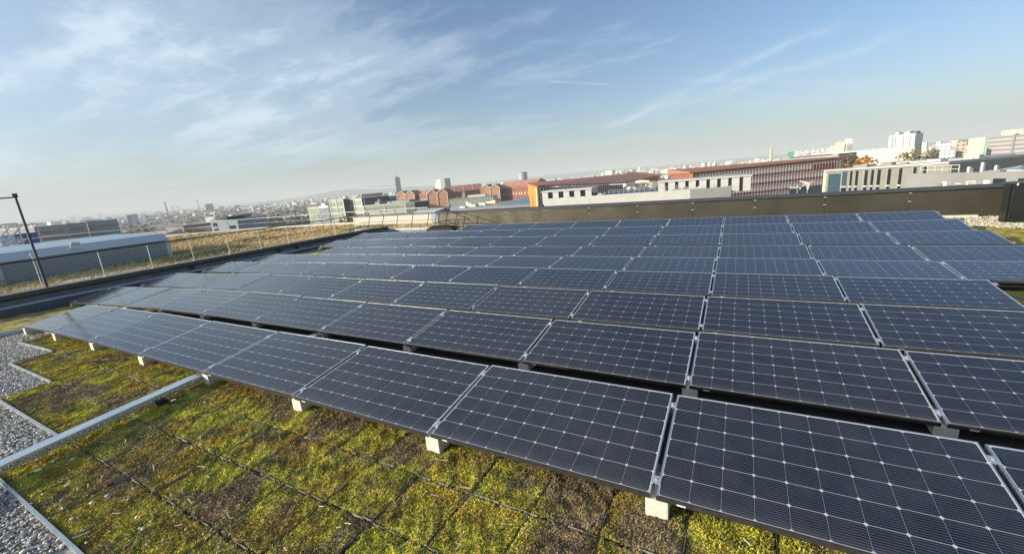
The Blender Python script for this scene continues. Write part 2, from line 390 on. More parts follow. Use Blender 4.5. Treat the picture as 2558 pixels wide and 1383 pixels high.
# ------------------------------------------------------------------ the roof: rows of panels follow its shallow valley
PW, PL, PITCHY = 1.715, 1.0, 1.5547
rows = {1: (0, 0, 0, 0), 2: (.0355, .0, -.0587, .0172), 3: (.033, -.0126, -.0868, .0072), 4: (.050, .1086, -.1117, -.0192),
        5: (.024, .1113, -.1238, -.0514), 6: (.034, -.001, -.1452, -.0286), 7: (.014, .038, -.1112, -.0124), 8: (0, -.0183, -.073, .0069), 9: (.004, -.1066, -.0294, .0292)}
TH = .1403
BEND = {1: 1, 2: 1, 3: .6, 4: .3, 5: .28, 6: .28, 7: .25, 8: .1, 9: 0}
def rowY(r): return (r-1)*PITCHY + rows[r][1]
def zlow(r, X): return rows[r][2] - .040*BEND[r]*max(0, -9.6-X)**1.0
def floor_z(X, Y):
    ys = [rowY(r) for r in range(1, 10)]
    if Y <= ys[0]: r, t = 1, 0
    elif Y >= ys[-1]: r, t = 8, 1
    else:
        r = max(i for i in range(1, 9) if ys[i-1] <= Y); t = (Y-ys[r-1])/(ys[r]-ys[r-1])
    return (1-t)*zlow(r, X) + t*zlow(r+1, X) - .168

# roof slab
nx_, ny_ = 90, 74
xs = np.linspace(-16.36, 16, nx_); ys_ = np.linspace(-9, 14.7, ny_)
V = np.array([(x, y, floor_z(x, y)-.03) for y in ys_ for x in xs])
F_ = np.array([(j*nx_+i, j*nx_+i+1, (j+1)*nx_+i+1, (j+1)*nx_+i) for j in range(ny_-1) for i in range(nx_-1)])
tag(npmesh('roof_deck', V, F_, M['concrete_roof'], smooth=True), kind='structure')
# the building under it
bm = MB(); bm.box(-16.6, 16.2, -9.2, 14.9, -28, -.75)
tag(bm.build('roof_building', M['grey_mid']), 'grey building block carrying the solar panel roof', 'building')

def gravel_outline(X):
    """front limit (Y) of the planted trays at X: they step back towards the left"""
    for x0, y in ((-3.41, -2.12), (-5.21, -1.655), (-7.46, -1.19), (-9.26, -.725), (-11.06, -.26)):
        if X > x0: return y
    return .20 if X > -12.55 else -9
def is_moss(X, Y):
    if X < -12.55: return True
    if Y > 13.45 - max(0, X-5.0)*.55 and X > -12: return False   # gravel strip along the back wall
    if X > 4.9 and Y > 12.9-(X-5)*.62: return False
    return Y > gravel_outline(X)

# moss sheet under and around the panels (beyond the front trays)
def sheet(name, x0, x1, y0, y1, step, matl, amp, keep, dz=0.0, seed=0):
    rng = np.random.default_rng(seed)
    X = np.arange(x0, x1+1e-6, step); Y = np.arange(y0, y1+1e-6, step)
    zz = np.array([[floor_z(a, b) for a in X[::4]] for b in Y[::4]])
    zi = np.array([np.interp(X, X[::4], r_) for r_ in zz]); zi = np.array([np.interp(Y, Y[::4], zi[:, k]) for k in range(len(X))]).T
    nz = rng.random((len(Y), len(X)))
    V = np.stack([np.tile(X, (len(Y), 1)), np.tile(Y[:, None], (1, len(X))), zi+dz+amp*nz], -1).reshape(-1, 3)
    ii, jj = np.meshgrid(np.arange(len(X)-1), np.arange(len(Y)-1))
    k = np.array([[keep(X[i]+step/2, Y[j]+step/2) for i in range(len(X)-1)] for j in range(len(Y)-1)])
    i, j = ii[k], jj[k]; n = len(X)
    F = np.stack([j*n+i, j*n+i+1, (j+1)*n+i+1, (j+1)*n+i], -1)
    return npmesh(name, V, F, matl, smooth=True)
FRONT_Y = .205
mo = sheet('moss', -16.0, 9.2, -1.2, 13.4, .1, M['moss_sheet'], .035, lambda x, y: is_moss(x, y) and not (y < FRONT_Y and x > -12.6), 0, 1)
tag(mo, kind='stuff')
so = sheet('gap_shade_sheet', -9.3, 5.6, FRONT_Y+.55, 13.2, .15, mat('painted_row_shade', (.028, .023, .017), .95, noise=.5, nscale=20, bump=.5), .02, lambda x, y: not (x > 3.6 and y < 6.3 and y > 5.2) and x < 5.0-.0*y, .042, 2)  # dark colour paints the shade under and between the panel rows
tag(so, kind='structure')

# --- planted trays in front of the first row
def tray_moss_mesh(seed):
    rng = np.random.default_rng(seed); n = 46; S = .446; T = .460
    gx = np.linspace(.004, S-.004, n); gy = np.linspace(.004, T-.004, n)
    ph = rng.random((7, 4))*6.28
    h = np.zeros((n, n))
    for k in range(7):
        fx, fy = rng.uniform(-60, 60, 2); h += np.sin(gx[None, :]*fx+gy[:, None]*fy+ph[k, 0])/7
    h = h*.012 + rng.random((n, n))*.009
    edge = np.minimum.reduce([gx[None, :]+0*gy[:, None], gy[:, None]+0*gx[None, :], (S-gx)[None, :]+0*gy[:, None], (T-gy)[:, None]+0*gx[None, :]])
    h -= .022*np.clip(1-edge/.02, 0, 1)*rng.random((n, n))
    V = np.stack([np.tile(gx, (n, 1)), np.tile(gy[:, None], (1, n)), h], -1).reshape(-1, 3)
    i, j = np.meshgrid(np.arange(n-1), np.arange(n-1)); i = i.ravel(); j = j.ravel()
    F = np.stack([j*n+i, j*n+i+1, (j+1)*n+i+1, (j+1)*n+i], -1)
    tone = np.repeat(.55+.6*rng.random((len(V), 1)), 3, 1)
    # sprigs: little upright leaf faces
    K = 4600
    cx = rng.uniform(.006, S-.006, K); cy = rng.uniform(.006, T-.006, K); a = rng.random(K)*6.28
    hgt = rng.uniform(.002, .007, K)*rng.choice([1, 1, 1.6], K); wd = rng.uniform(.0014, .0036, K)
    base = np.array([h[min(n-1, int(y/T*n)), min(n-1, int(x/S*n))] for x, y in zip(cx, cy)])
    lean = rng.normal(0, .9, (K, 2))*hgt[:, None]
    ax, ay = np.cos(a)*wd, np.sin(a)*wd
    A = np.stack([cx-ax, cy-ay, base-.003], -1); B = np.stack([cx+ax, cy+ay, base-.003], -1)
    C = np.stack([cx+lean[:, 0]+ax*.6, cy+lean[:, 1]+ay*.6, base+hgt], -1); Dd = np.stack([cx+lean[:, 0]-ax*.6, cy+lean[:, 1]-ay*.6, base+hgt], -1)
    V2 = np.stack([A, B, C, Dd], 1).reshape(-1, 3); F2 = np.arange(4*K).reshape(-1, 4)+len(V)
    t2 = (.75+1.1*rng.random((K, 1)))*np.array([[1, 1, 1]]) * (1+rng.normal(0, .10, (K, 3)))
    V = np.concatenate([V, V2]); F = np.concatenate([F, F2]); tone = np.concatenate([tone, np.repeat(t2, 4, 0)])
    return V, F, np.clip(tone, .1, 1.8)
tray_src = []
for s in range(7):
    V, F, t = tray_moss_mesh(100+s)
    root = empty('moss_tray', (0, 0, 0)); 
    npmesh('moss_cushion', V, F, M['moss'], root, colors=t)
    b = MB(); rng = random.Random(s); S, T = .450, .465; w = .0024
    for (x0, x1, y0, y1) in ((0, w, 0, T), (S-w, S, 0, T), (w, S-w, 0, w), (w, S-w, T-w, T)):
        horiz = (x1-x0) > (y1-y0); L_ = S if horiz else T; p = 0.0
        while p < L_-.01:
            q = min(L_, p+rng.uniform(.03, .12)); top = rng.choice([-.014, -.012, -.012, -.002, .006, .011]) if horiz else rng.choice([-.012, -.012, -.002, .005, .012])
            if horiz: b.box(max(p, w), min(q, S-w), y0, y1, -.03, top)
            else: b.box(x0, x1, p, q, -.03, top)
            p = q
    b.build('tray_rim', M['tray'] if 'tray' in M else M.setdefault('tray', mat('grey_plastic_tray', (.24, .225, .19), .6, noise=.85, nscale=6)), root)
    tray_src.append(root)
used = [False]*7
rng = random.Random(5)
for j in range(4):
    for i in range(-19, 11):
        X0 = -2.512+.45*i; Y0_ = -.26-.465*(j-1)-.465
        if gravel_outline(X0+.2) > Y0_+.1: continue
        # only the trays the photograph can show (camera looks left along them)
        if X0 > (1.5, .3, -.75, -1.6)[j]: continue
        k = rng.randrange(7)
        if used[k]: o = copy_tree(tray_src[k])
        else: o = tray_src[k]; used[k] = True
        o.location = (X0+rng.uniform(-.003, .003), Y0_+rng.uniform(-.003, .003), floor_z(X0, Y0_)+rng.uniform(-.004, .004))
        o.rotation_euler.z = rng.uniform(-.008, .008)
        if X0 < -5.4:
            lab, grp = 'moss tray left of the cable tray, patchy, beside the pebble strip', 'moss trays left of the cable tray'
            if j == 0: lab, grp = 'moss tray half under the front edge of the left front panels', 'moss trays under the left front panels'
        elif j == 0: lab, grp = 'moss tray tucked under the low edge of the front panel row', 'moss trays under the front panel row'
        elif j == 1: lab, grp = 'patchy moss tray in the first full line before the front panels', 'moss trays, first line before the panels'
        elif j == 2: lab, grp = 'patchy moss tray in the second line away from the front panels', 'moss trays, second line before the panels'
        else: lab, grp = 'patchy moss tray in the line nearest the pebbles, right of the cable tray', 'moss trays, line next to the pebbles'
        tag(o, lab, 'moss tray', grp)
for k in range(7):
    if not used[k]:
        for ch in list(tray_src[k].children): bpy.data.objects.remove(ch)
        bpy.data.objects.remove(tray_src[k])

# --- pebbles
PAL = np.array([(.62, .60, .54), (.50, .48, .44), (.36, .345, .33), (.74, .71, .64), (.26, .25, .24), (.44, .39, .33), (.17, .165, .16), (.56, .51, .44)])
t_ = (1+5**.5)/2
ICO = np.array([(-1, t_, 0), (1, t_, 0), (-1, -t_, 0), (1, -t_, 0), (0, -1, t_), (0, 1, t_), (0, -1, -t_), (0, 1, -t_), (t_, 0, -1), (t_, 0, 1), (-t_, 0, -1), (-t_, 0, 1)])/1.9
ICF = np.array([(0, 11, 5), (0, 5, 1), (0, 1, 7), (0, 7, 10), (0, 10, 11), (1, 5, 9), (5, 11, 4), (11, 10, 2), (10, 7, 6), (7, 1, 8), (3, 9, 4), (3, 4, 2), (3, 2, 6), (3, 6, 8), (3, 8, 9), (4, 9, 5), (2, 4, 11), (6, 2, 10), (8, 6, 7), (9, 8, 1)])
def pebbles(name, pts, size, seed, tint=1.0):
    rng = np.random.default_rng(seed); K = len(pts)
    sc = rng.uniform(.6, 1.2, (K, 3))*rng.lognormal(0, .32, (K, 1))*size*np.array([1.25, .95, .62])
    a = rng.random(K)*6.28; tl = rng.normal(0, .35, K)
    jit = 1+rng.normal(0, .10, (K, 12, 1))
    V = ICO[None]*jit*sc[:, None, :]
    V = np.stack([V[..., 0], V[..., 1]*np.cos(tl)[:, None]-V[..., 2]*np.sin(tl)[:, None], V[..., 1]*np.sin(tl)[:, None]+V[..., 2]*np.cos(tl)[:, None]], -1)
    V = np.stack([V[..., 0]*np.cos(a)[:, None]-V[..., 1]*np.sin(a)[:, None], V[..., 0]*np.sin(a)[:, None]+V[..., 1]*np.cos(a)[:, None], V[..., 2]], -1)
    V += pts[:, None, :]
    F = (ICF[None]+12*np.arange(K)[:, None, None]).reshape(-1, 3)
    c = PAL[rng.integers(0, len(PAL), K)]*rng.uniform(.75, 1.2, (K, 1))*tint
    o = npmesh(name, V.reshape(-1, 3), F, M['stone'], smooth=True, colors=np.repeat(np.clip(c, 0, .9), 12, 0))
    return tag(o, kind='stuff')
def scatter(x0, x1, y0, y1, dens, keep, seed, lift=0.0):
    rng = np.random.default_rng(seed); n = int((x1-x0)*(y1-y0)*dens)
    P = np.stack([rng.uniform(x0, x1, n), rng.uniform(y0, y1, n)], -1)
    P = np.array([(x, y, floor_z(x, y)+lift+rng.uniform(-.006, .012)) for x, y in P if keep(x, y)])
    return P
near = scatter(-12.55, -2.3, -3.6, .2, 5200, lambda x, y: (not is_moss(x, y)) and y > -3.6+.0*x and y < gravel_outline(x)-.005 and (x+12.55)*-.0+y > -3.2+max(0, (-x-4))*.16, 3, -.02)
pebbles('gravel', near, .0095, 4)
far = scatter(-12.5, 9.5, 12.2, 14.55, 1500, lambda x, y: (not is_moss(x, y)) and x > 3.5 or (y > 13.5 and x < -9.2), 6, -.01)
pebbles('gravel', far, .015, 7, np.array([1.15, 1.08, .92]))
gb = sheet('gravel_bed', -12.6, 9.6, -5.0, 14.55, .15, mat('pebble_bed', (.25, .22, .19), .9, noise=.6, nscale=40, bump=.6, bscale=60), .0, lambda x, y: (not is_moss(x, y)), -.022, 8)
tag(gb, kind='structure')
loose = scatter(-6.5, -2.2, -1.7, -.8, 26, lambda x, y: is_moss(x, y) and y < -1.15-.0*x, 16, .016)
pebbles('pebbles_on_moss', loose, .012, 17, 1.2)

lt = scatter(-9.0, 1.2, -1.7, .1, 9, lambda x, y: is_moss(x, y), 33, .014)
b = MB(); rq0 = random.Random(2)
for x, y, z in lt:
    a = rq0.uniform(0, 3.14); l = rq0.uniform(.010, .045); w0 = rq0.uniform(.0012, .0035)
    b.tube((x-math.cos(a)*l, y-math.sin(a)*l, z+.004), (x+math.cos(a)*l, y+math.sin(a)*l, z+.004+rq0.uniform(-.002, .012)), w0, 5)
tag(b.build('dry_stalks', mat('dry_stalk', (.62, .54, .38), .8)), kind='stuff')
# edging strips between trays and pebbles
for k, (x0, x1, y) in enumerate(((-5.19, -2.6, -1.665), (-7.44, -5.21, -1.20), (-9.26, -7.46, -.735), (-11.06, -9.26, -.27))):
    b = MB(); n = 12
    for s in range(n):
        a = x0+(x1-x0)*s/n; c = x0+(x1-x0)*(s+1)/n; za, zb = floor_z(a, y), floor_z(c, y)
        b.hexa([(a, y-.006, za-.05), (c, y-.006, zb-.05), (c, y+.006, zb-.05), (a, y+.006, za-.05), (a, y-.010, za+.022), (c, y-.010, zb+.022), (c, y+.010, zb+.022), (a, y+.010, za+.022)])
    if k == 0: b.box(-5.19, -5.178, -1.655, -1.55, floor_z(-5, -1.6)-.05, floor_z(-5, -1.6)+.02)
    tag(b.build('edging_strip', M['galv']), ('galvanised edging strip in front of the moss right of the cable tray', 'galvanised edging strip ending at the left side of the cable tray',
        'short galvanised edging strip halfway along the stepped pebble edge', 'galvanised edging strip nearest the far left panel block')[k], 'edging strip', 'edging strips between moss and pebbles')
b = MB(); b.box(-12.565, -12.545, -4, .22, -.36, -.20); b.box(-12.545, -11.2, .205, .222, -.32, -.215)
tag(b.build('edging_strip', M['galv']), 'dark edging strip between the far left pebbles and the rusty moss', 'edging strip', 'edging strips between moss and pebbles')

# ------------------------------------------------------------------ solar panels
def make_panel():
    root = empty('solar_panel')
    Wd, Ld, t = 1.683, PL, .036; rim = .0085
    me = bpy.data.meshes.new('glass'); vs = [(rim*.6, rim*.6, -.0015), (Wd-rim*.6, rim*.6, -.0015), (Wd-rim*.6, Ld-rim*.6, -.0015), (rim*.6, Ld-rim*.6, -.0015)]
    bt = [(x, y, -.0075) for x, y, z in vs]
    me.from_pydata(vs+bt, [], [(0, 1, 2, 3), (7, 6, 5, 4), (0, 4, 5, 1), (1, 5, 6, 2), (2, 6, 7, 3), (3, 7, 4, 0)])
    uvl = me.uv_layers.new(name='UVMap')
    for lp in me.loops:
        co = me.vertices[lp.vertex_index].co; uvl.data[lp.index].uv = (co.x, co.y)
    me.materials.append(M['cells'])
    o = bpy.data.objects.new('cell_glass', me); COL.objects.link(o); o.parent = root
    b = MB()
    b.box(0, rim, 0, Ld, -t, 0, 0); b.box(Wd-rim, Wd, 0, Ld, -t, 0, 0)
    b.box(rim, Wd-rim, Ld-rim, Ld, -t, 0, 0)
    b.box(rim, Wd-rim, 0, rim, -t, -.0002, 1)
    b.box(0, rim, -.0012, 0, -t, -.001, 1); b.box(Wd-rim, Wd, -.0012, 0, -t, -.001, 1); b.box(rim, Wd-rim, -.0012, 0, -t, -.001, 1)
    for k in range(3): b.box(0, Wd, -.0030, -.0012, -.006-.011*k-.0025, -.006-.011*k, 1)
    b.box(rim, Wd-rim, rim, .030, -t, -t+.002, 1); b.box(rim, Wd-rim, Ld-.030, Ld-rim, -t, -t+.002, 1)
    b.build('frame', [M['alu'], M['alu_dirty']], root)
    b = MB(); b.box(.115, .165, -.0046, -.0030, -.031, -.020)
    b.build('rating_label', M['tag_white'], root)
    return root
def make_rail():
    root = empty('support_rail')
    b = MB(); b.box(-.009, .009, .03, PL+.03, -.115, -.075); b.box(-.030, .030, .03, PL+.03, -.119, -.115)
    b.box(-.014, .014, .90, .97, -.24, -.119)
    b.build('rail_profile', M['rail'], root)  # dark colour on the aluminium rail stands for shade in the panel gaps
    for y in (.115, .86):
        b = MB(); b.box(-.027, .027, y-.030, y+.030, .0012, .0052); b.box(-.008, .008, y-.022, y+.022, -.075, .0012)
        b.tube((0, y, .0052), (0, y, .0110), .0075, 6)
        b.build('clamp', M['galv_light'], root)
    return root
def make_end_clamps(root, side): pass
ORD = ['first', 'second', 'third', 'fourth', 'fifth', 'sixth', 'seventh', 'eighth', 'ninth', 'tenth', 'eleventh', 'twelfth', 'thirteenth', 'fourteenth']
ROWN = {1: 'front row beside the moss', 2: 'second row from the front', 3: 'third row from the front', 4: 'fourth row from the front', 5: 'fifth row from the front',
        6: 'fourth row from the back', 7: 'third row from the back', 8: 'second row from the back', 9: 'back row below the brown wall'}
ROWS_ = {k: v.replace(' beside the moss', '').replace(' below the brown wall', '') for k, v in ROWN.items()}
SPAN = {1: (-7, 2), 2: (-9, 3), 3: (-9, 3), 4: (-9, 2), 5: (-9, 3), 6: (-8, 4), 7: (-9, 3), 8: (-9, 3), 9: (-6, 3)}
panel0 = make_panel(); rail0 = make_rail(); first_p = first_r = True
def frame_at(c0, c1, r):
    dxr, dyr, dzr, dth = rows[r]; th = TH+dth
    xa = c0*PW+dxr; xb = c1*PW+dxr
    A = Vector((xa, rowY(r), zlow(r, xa))); B = Vector((xb, rowY(r), zlow(r, xb)))
    ex = (B-A).normalized(); ey = Vector((0, math.cos(th), math.sin(th))); ez = ex.cross(ey).normalized(); ey = ez.cross(ex)
    return A, ex, ey, ez
jr = random.Random(9)
for r in range(1, 10):
    c0, c1 = SPAN[r]
    for c in range(c0, c1):
        A, ex, ey, ez = frame_at(c, c+1, r)
        o = panel0 if first_p else copy_tree(panel0); first_p = False
        ez2 = (ez+ex*jr.gauss(0, .0035)+ey*jr.gauss(0, .0045)).normalized(); ex2 = ey.cross(ez2).normalized(); ey2 = ez2.cross(ex2)
        O = A + ex*.016
        o.matrix_world = Matrix(((ex2.x, ey2.x, ez2.x, O.x), (ex2.y, ey2.y, ez2.y, O.y), (ex2.z, ey2.z, ez2.z, O.z), (0, 0, 0, 1)))
        k = c-c0; n = c1-c0
        where = f'{ORD[k]} from the left end' if k < n-2 else ('last before the right end' if k == n-2 else 'rightmost one')
        tag(o, f'dark solar panel, {where} of the {ROWN[r]}', 'solar panel', f'solar panels of the {ROWN[r]}')
    for c in range(c0, c1+1):
        A, ex, ey, ez = frame_at(c if c < c1 else c-1, c+1 if c < c1 else c, r)
        if c == c1: A = Vector((c*PW+rows[r][0], rowY(r), zlow(r, c*PW)))
        o = rail0 if first_r else copy_tree(rail0); first_r = False
        off = Vector((0, 0, 0))
        if c == c0: off = -ex*.006
        if c == c1: off = ex*.006
        O = A+off
        o.matrix_world = Matrix(((ex.x, ey.x, ez.x, O.x), (ex.y, ey.y, ez.y, O.y), (ex.z, ey.z, ez.z, O.z), (0, 0, 0, 1)))
        k = c-c0
        where = 'at the left end' if k == 0 else ('at the right end' if c == c1 else f'right of the {ORD[k-1]} panel from the left')
        tag(o, f'clamped rail {where}, {ROWS_[r]}', 'support rail', f'support rails of the {ROWN[r]}')
# concrete feet
def block_mesh(w, d, h):
    b = MB(); b.box(-w/2, w/2, 0, d, 0, h); return b
blk0 = None
for r, cs in ((1, range(-7, 3)), (2, range(-9, 4)), (7, [-9]), (3, [-9, -8]), (6, [-8])):
    for c in cs:
        x = c*PW+rows[r][0]+.018; y = rowY(r)+.006; zb = floor_z(x, y)-.012; zt = zlow(r, x)-.0385
        if blk0 is None:
            blk0 = block_mesh(.132, .34, .142).build('concrete_block', M['concrete'], bevel=.004); o = blk0
        else: o = blk0.copy(); COL.objects.link(o)
        o.location = (x+.0, y, zt-.142); o.rotation_euler = (0, 0, jr.uniform(-.03, .03))
        if r == 1:
            k = c+7; lab = 'pale concrete block under ' + ('the left end of the front row' if k == 0 else f'the joint between the {ORD[k-1]} and {ORD[k]} front panels')
        elif r == 2:
            k = c+9; lab = 'grey concrete block in the dark gap behind the front row, ' + ('at the left end' if k == 0 else f'{ORD[k]} from the left')
        else: lab = {7: 'pale concrete block under the left end of the third row from the back', 6: 'concrete block under the left end of the fourth row from the back', 3: 'concrete block at the left end of the third row, ' + ('outer one' if c == -9 else 'inner one')}[r]
        tag(o, lab, 'concrete block', 'concrete blocks carrying the panels')

# ------------------------------------------------------------------ cable tray with lid
root = empty('cable_tray', (-5.0, 0, 0), label='long galvanised cable tray with perforated side crossing the moss diagonally', cat='cable tray')
pth = [(-4.64, -2.75, -.018), (-4.905, -1.64, -.020), (-5.275, -.02, -.062), (-5.14, 1.36, -.10), (-5.1, 6.0, -.18)]
b = MB(); b2 = MB(); b3 = MB(); hw = .068
for i in range(len(pth)-1):
    p, q = Vector(pth[i]), Vector(pth[i+1]); d = (q-p).normalized(); s = Vector((d.y, -d.x, 0)).normalized()
    def P_(t, o_, h): 
        v = p+(q-p)*t+s*o_; v.z += h; return v-root.location
    b.hexa([P_(0, -hw, -.006), P_(0, hw, -.006), P_(1, hw, -.006), P_(1, -hw, -.006), P_(0, -hw, 0), P_(0, hw, 0), P_(1, hw, 0), P_(1, -hw, 0)])
    for o_ in (-hw, hw):
        e = .0025 if o_ > 0 else -.0025
        b.hexa([P_(0, min(o_, o_+e), -.022), P_(0, max(o_, o_+e), -.022), P_(1, max(o_, o_+e), -.022), P_(1, min(o_, o_+e), -.022), P_(0, min(o_, o_+e), .001), P_(0, max(o_, o_+e), .001), P_(1, max(o_, o_+e), .001), P_(1, min(o_, o_+e), .001)])
    Ln = (q-p).length; n = int(Ln/.045) if i < 3 else 1
    for o_ in (-hw+.008, hw-.008):
        for (h0, h1) in ((-.030, -.006), (-.046, -.040), (-.070, -.056)):
            b2.hexa([P_(0, o_-.001, h0), P_(0, o_+.001, h0), P_(1, o_+.001, h0), P_(1, o_-.001, h0), P_(0, o_-.001, h1), P_(0, o_+.001, h1), P_(1, o_+.001, h1), P_(1, o_-.001, h1)])
        for k in range(n):
            for (h0, h1, sh) in ((-.040, -.030, 0), (-.056, -.046, .5)):
                t0 = (k+sh)/n; t1 = t0+.42/n
                if t1 > 1: continue
                b2.hexa([P_(t0, o_-.001, h0), P_(t0, o_+.001, h0), P_(t1, o_+.001, h0), P_(t1, o_-.001, h0), P_(t0, o_-.001, h1), P_(t0, o_+.001, h1), P_(t1, o_+.001, h1), P_(t1, o_-.001, h1)])
    b2.hexa([P_(0, -hw+.009, -.070), P_(0, hw-.009, -.070), P_(1, hw-.009, -.070), P_(1, -hw+.009, -.070), P_(0, -hw+.009, -.067), P_(0, hw-.009, -.067), P_(1, hw-.009, -.067), P_(1, -hw+.009, -.067)])
b.build('tray_lid', M['galv_light'], root); b2.build('tray_side', M['galv'], root)
for k, (x, y) in ((1, (-5.13, -.46)),):
    b = MB(); b.box(x-.06-root.location.x, x+.085-root.location.x, y-.045, y+.045, floor_z(x, y)-.01, -.088 if k == 0 else -.115)
    b.build('tray_foot', M['blackrub'], root, bevel=.006)
b = MB(); b.box(-.012, .012, -.02, .02, 0, .004)
for k, (x, y) in enumerate(((-4.62, -1.50), (-4.90, -.42))):
    o = b.build('tray_clip', M['post'], root); o.location = (x-root.location.x, y, -.10)

# ------------------------------------------------------------------ left parapet with its gutter, cap and guard rail
root = empty('roof_parapet', (-16, 0, 0), label='long low slate grey parapet with pale ledge and taupe cap along the left roof edge', cat='parapet')
Y0p, Y1p = -6, 14.5
b = MB(); b.box(0, .05, Y0p, Y1p, -.75, -.205); b.build('parapet_face', M['slate'], root)
b = MB(); b.box(-.33, .055, Y0p, Y1p, -.205, -.187); b.build('ledge', M['ledge'], root)
b = MB(); b.box(-.36, -.33, Y0p, Y1p, -.205, -.07); b.build('flashing', M['flash'], root)
b = MB(); b.box(-.62, -.36, Y0p, Y1p, -.75, .045); b.build('upstand', M['wall_black'], root)  # black colour paints in the shadow below the cap overhang
b = MB(); b.box(-.68, -.245, Y0p, 13.6, .047, .105); 
b.build('cap', M['cap_grey'], root, bevel=.004)
b = MB(); b.box(-.245, -.235, Y0p, 13.6, -.01, .103); b.build('cap_drip', M['cap_brown'], root)
b = MB()
for y in (4.9, 8.1, 8.9):
    b = MB(); b.box(-.30, -.24, y, y+.10, -.18, .045); b.build('bracket', M['wall_black'], root)

root = empty('guard_rail', (-16.42, 0, 0), label='guard rail with cream posts and dark handrails standing on the left parapet cap', cat='guard rail')
ys = [2.71+1.205*k for k in range(9)]
for y in ys:
    b = MB(); b.tube((0, y, .10), (0, y, .86), .016, 8); b.box(-.05, .05, y-.04, y+.04, .106, .114)
    b.build('post', M['post'], root, smooth=False)
b = MB(); b.tube((-.03, -4, .90), (-.03, 2.7, .885), .019); b.tube((-.03, 2.7, .885), (-.03, 13.4, .84), .019); b.build('handrail', M['rail'], root)
b = MB(); b.tube((-.03, 2.7, .46), (-.03, 13.4, .42), .008); b.tube((-.03, -4, .48), (-.03, 2.7, .46), .008); b.build('mid_rail', M['rail'], root)
root = empty('davit_pole', (-16.55, 1.5, .10), label='tall dark davit pole with an arm reaching out of frame at the left parapet', cat='davit pole')
b = MB(); b.hexa([(-.03, -.03, 0), (.03, -.03, 0), (.03, .03, 0), (-.03, .03, 0), (-.068, -.022, 2.52), (-.026, -.022, 2.52), (-.026, .022, 2.52), (-.068, .022, 2.52)])
b.build('pole', M['pole'], root, bevel=.005)
b = MB(); b.box(-.08, -.01, -.05, .045, 2.46, 2.57); b.build('joint', M['pole'], root)
b = MB(); b.tube((-.047, -.04, 2.47), (-.047, -1.6, 2.40), .018, 8); b.build('arm', M['pole'], root)
b = MB(); b.tube((.05, -.09, 0), (.05, -.09, .95), .014, 8); b.box(.03, .07, -.12, -.03, .92, .97); b.build('side_strut', M['post'], root)

# ------------------------------------------------------------------ back wall and its continuation
root = empty('back_wall', (0, 14.6, 0), label='long low bronze brown cladded wall with dark cap behind the panels', cat='wall')
seams = [-13.0, -11.0, -9.05, -7.08, -5.06, -3.09, -1.1, .90, 2.86, 4.93, 7.0, 9.0]
for k in range(len(seams)-1):
    b = MB(); b.box(seams[k]+.004, seams[k+1]-.004, 0, .03, -.24, .555+.02*0)
    b.build('cladding_panel', M['wall_brown'], root)
b = MB(); b.box(-13.0, 9.0, .03, .32, -.6, .57); b.build('wall_core', M['wall_black'], root)
b = MB()
b.prism([(-.012, .600), (-.012, .632), (.34, .682), (.34, .60)], 'x', -13.02, 9.0)
b.build('cap', M['cap_brown'], root)
b = MB(); b.box(-13.0, 9.0, .006, .03, .556, .600); b.build('shadow_gap', M['wall_black'], root)
for s in seams[1:-1]:
    for z in (.30, .545):
        b = MB(); b.box(s-.035, s+.035, -.007, -.001, z-.006, z+.006); b.build('cladding_clip', M['post'], root)
b = MB(); b.box(-13, 6.4, -.16, -.01, -.24, floor_z(0, 14.5)+.055); b.build('base_kerb', M['concrete'], root)

# black service box at the right end
root = empty('service_box', (6.42, 13.14, floor_z(6.4, 13)), label='tall black metal service cabinet standing on pale pebbles at right edge', cat='cabinet')
b = MB(); b.box(.05, 2.6, 0, .42, 0, .98); b.build('cabinet_body', M['wall_black'], root, bevel=.01)
b = MB(); b.box(.0, .05, .02, .30, 0, 1.0); b.box(0, .012, -.01, .02, 0, 1.0); b.build('side_flange', M['wall_black'], root)
b = MB(); b.box(-.02, 2.64, -.03, .46, .98, 1.005); b.build('lid', M['cap_brown'], root)
b = MB(); b.box(.10, .125, -.035, -.012, .93, .985); b.build('hinge', M['post'], root)

# dark railing round the roof hatch at the wall's left end
root = empty('hatch_railing', (-12.3, 14.3, -.2), label='dark tube railing round a black roof hatch at the left end of the wall', cat='railing')
def L3(x, y, Y): return aty(x, y, Y)-Vector((-12.3, 14.3, -.2))
A1, B1, C1 = L3(1091, 527, 14.5), L3(1119, 525, 14.0), L3(1175, 548, 13.6)
A0, B0, C0 = L3(1086, 566, 14.5), L3(1112, 565, 14.0), L3(1160, 570, 13.6)
b = MB()
for p, q in ((A1, B1), (B1, C1), (B1, B0), (A1, A0), (L3(1142, 534, 13.9), L3(1134, 569, 13.9)), (L3(1144, 548, 13.8), L3(1143, 570, 13.8)),
             (L3(1088, 557, 14.5), L3(1114, 550, 14.0)), (L3(1114, 550, 14.0), C1), (L3(1114, 550, 14.0), C0), (A0, A0+Vector((0, 0, -.2)))):
    b.tube(p, q, .018, 6)
b.build('railing_tubes', M['wall_black'], root)
b = MB(); b.hexa([(-1.05, -.35, -.05), (.75, -.35, -.05), (.75, .2, -.05), (-1.05, .2, -.05), (-1.0, -.32, .10), (.60, -.34, .12), (.1, .1, .26), (-.9, .1, .24)])
b.build('hatch_cover', M['dark_slot'], root)

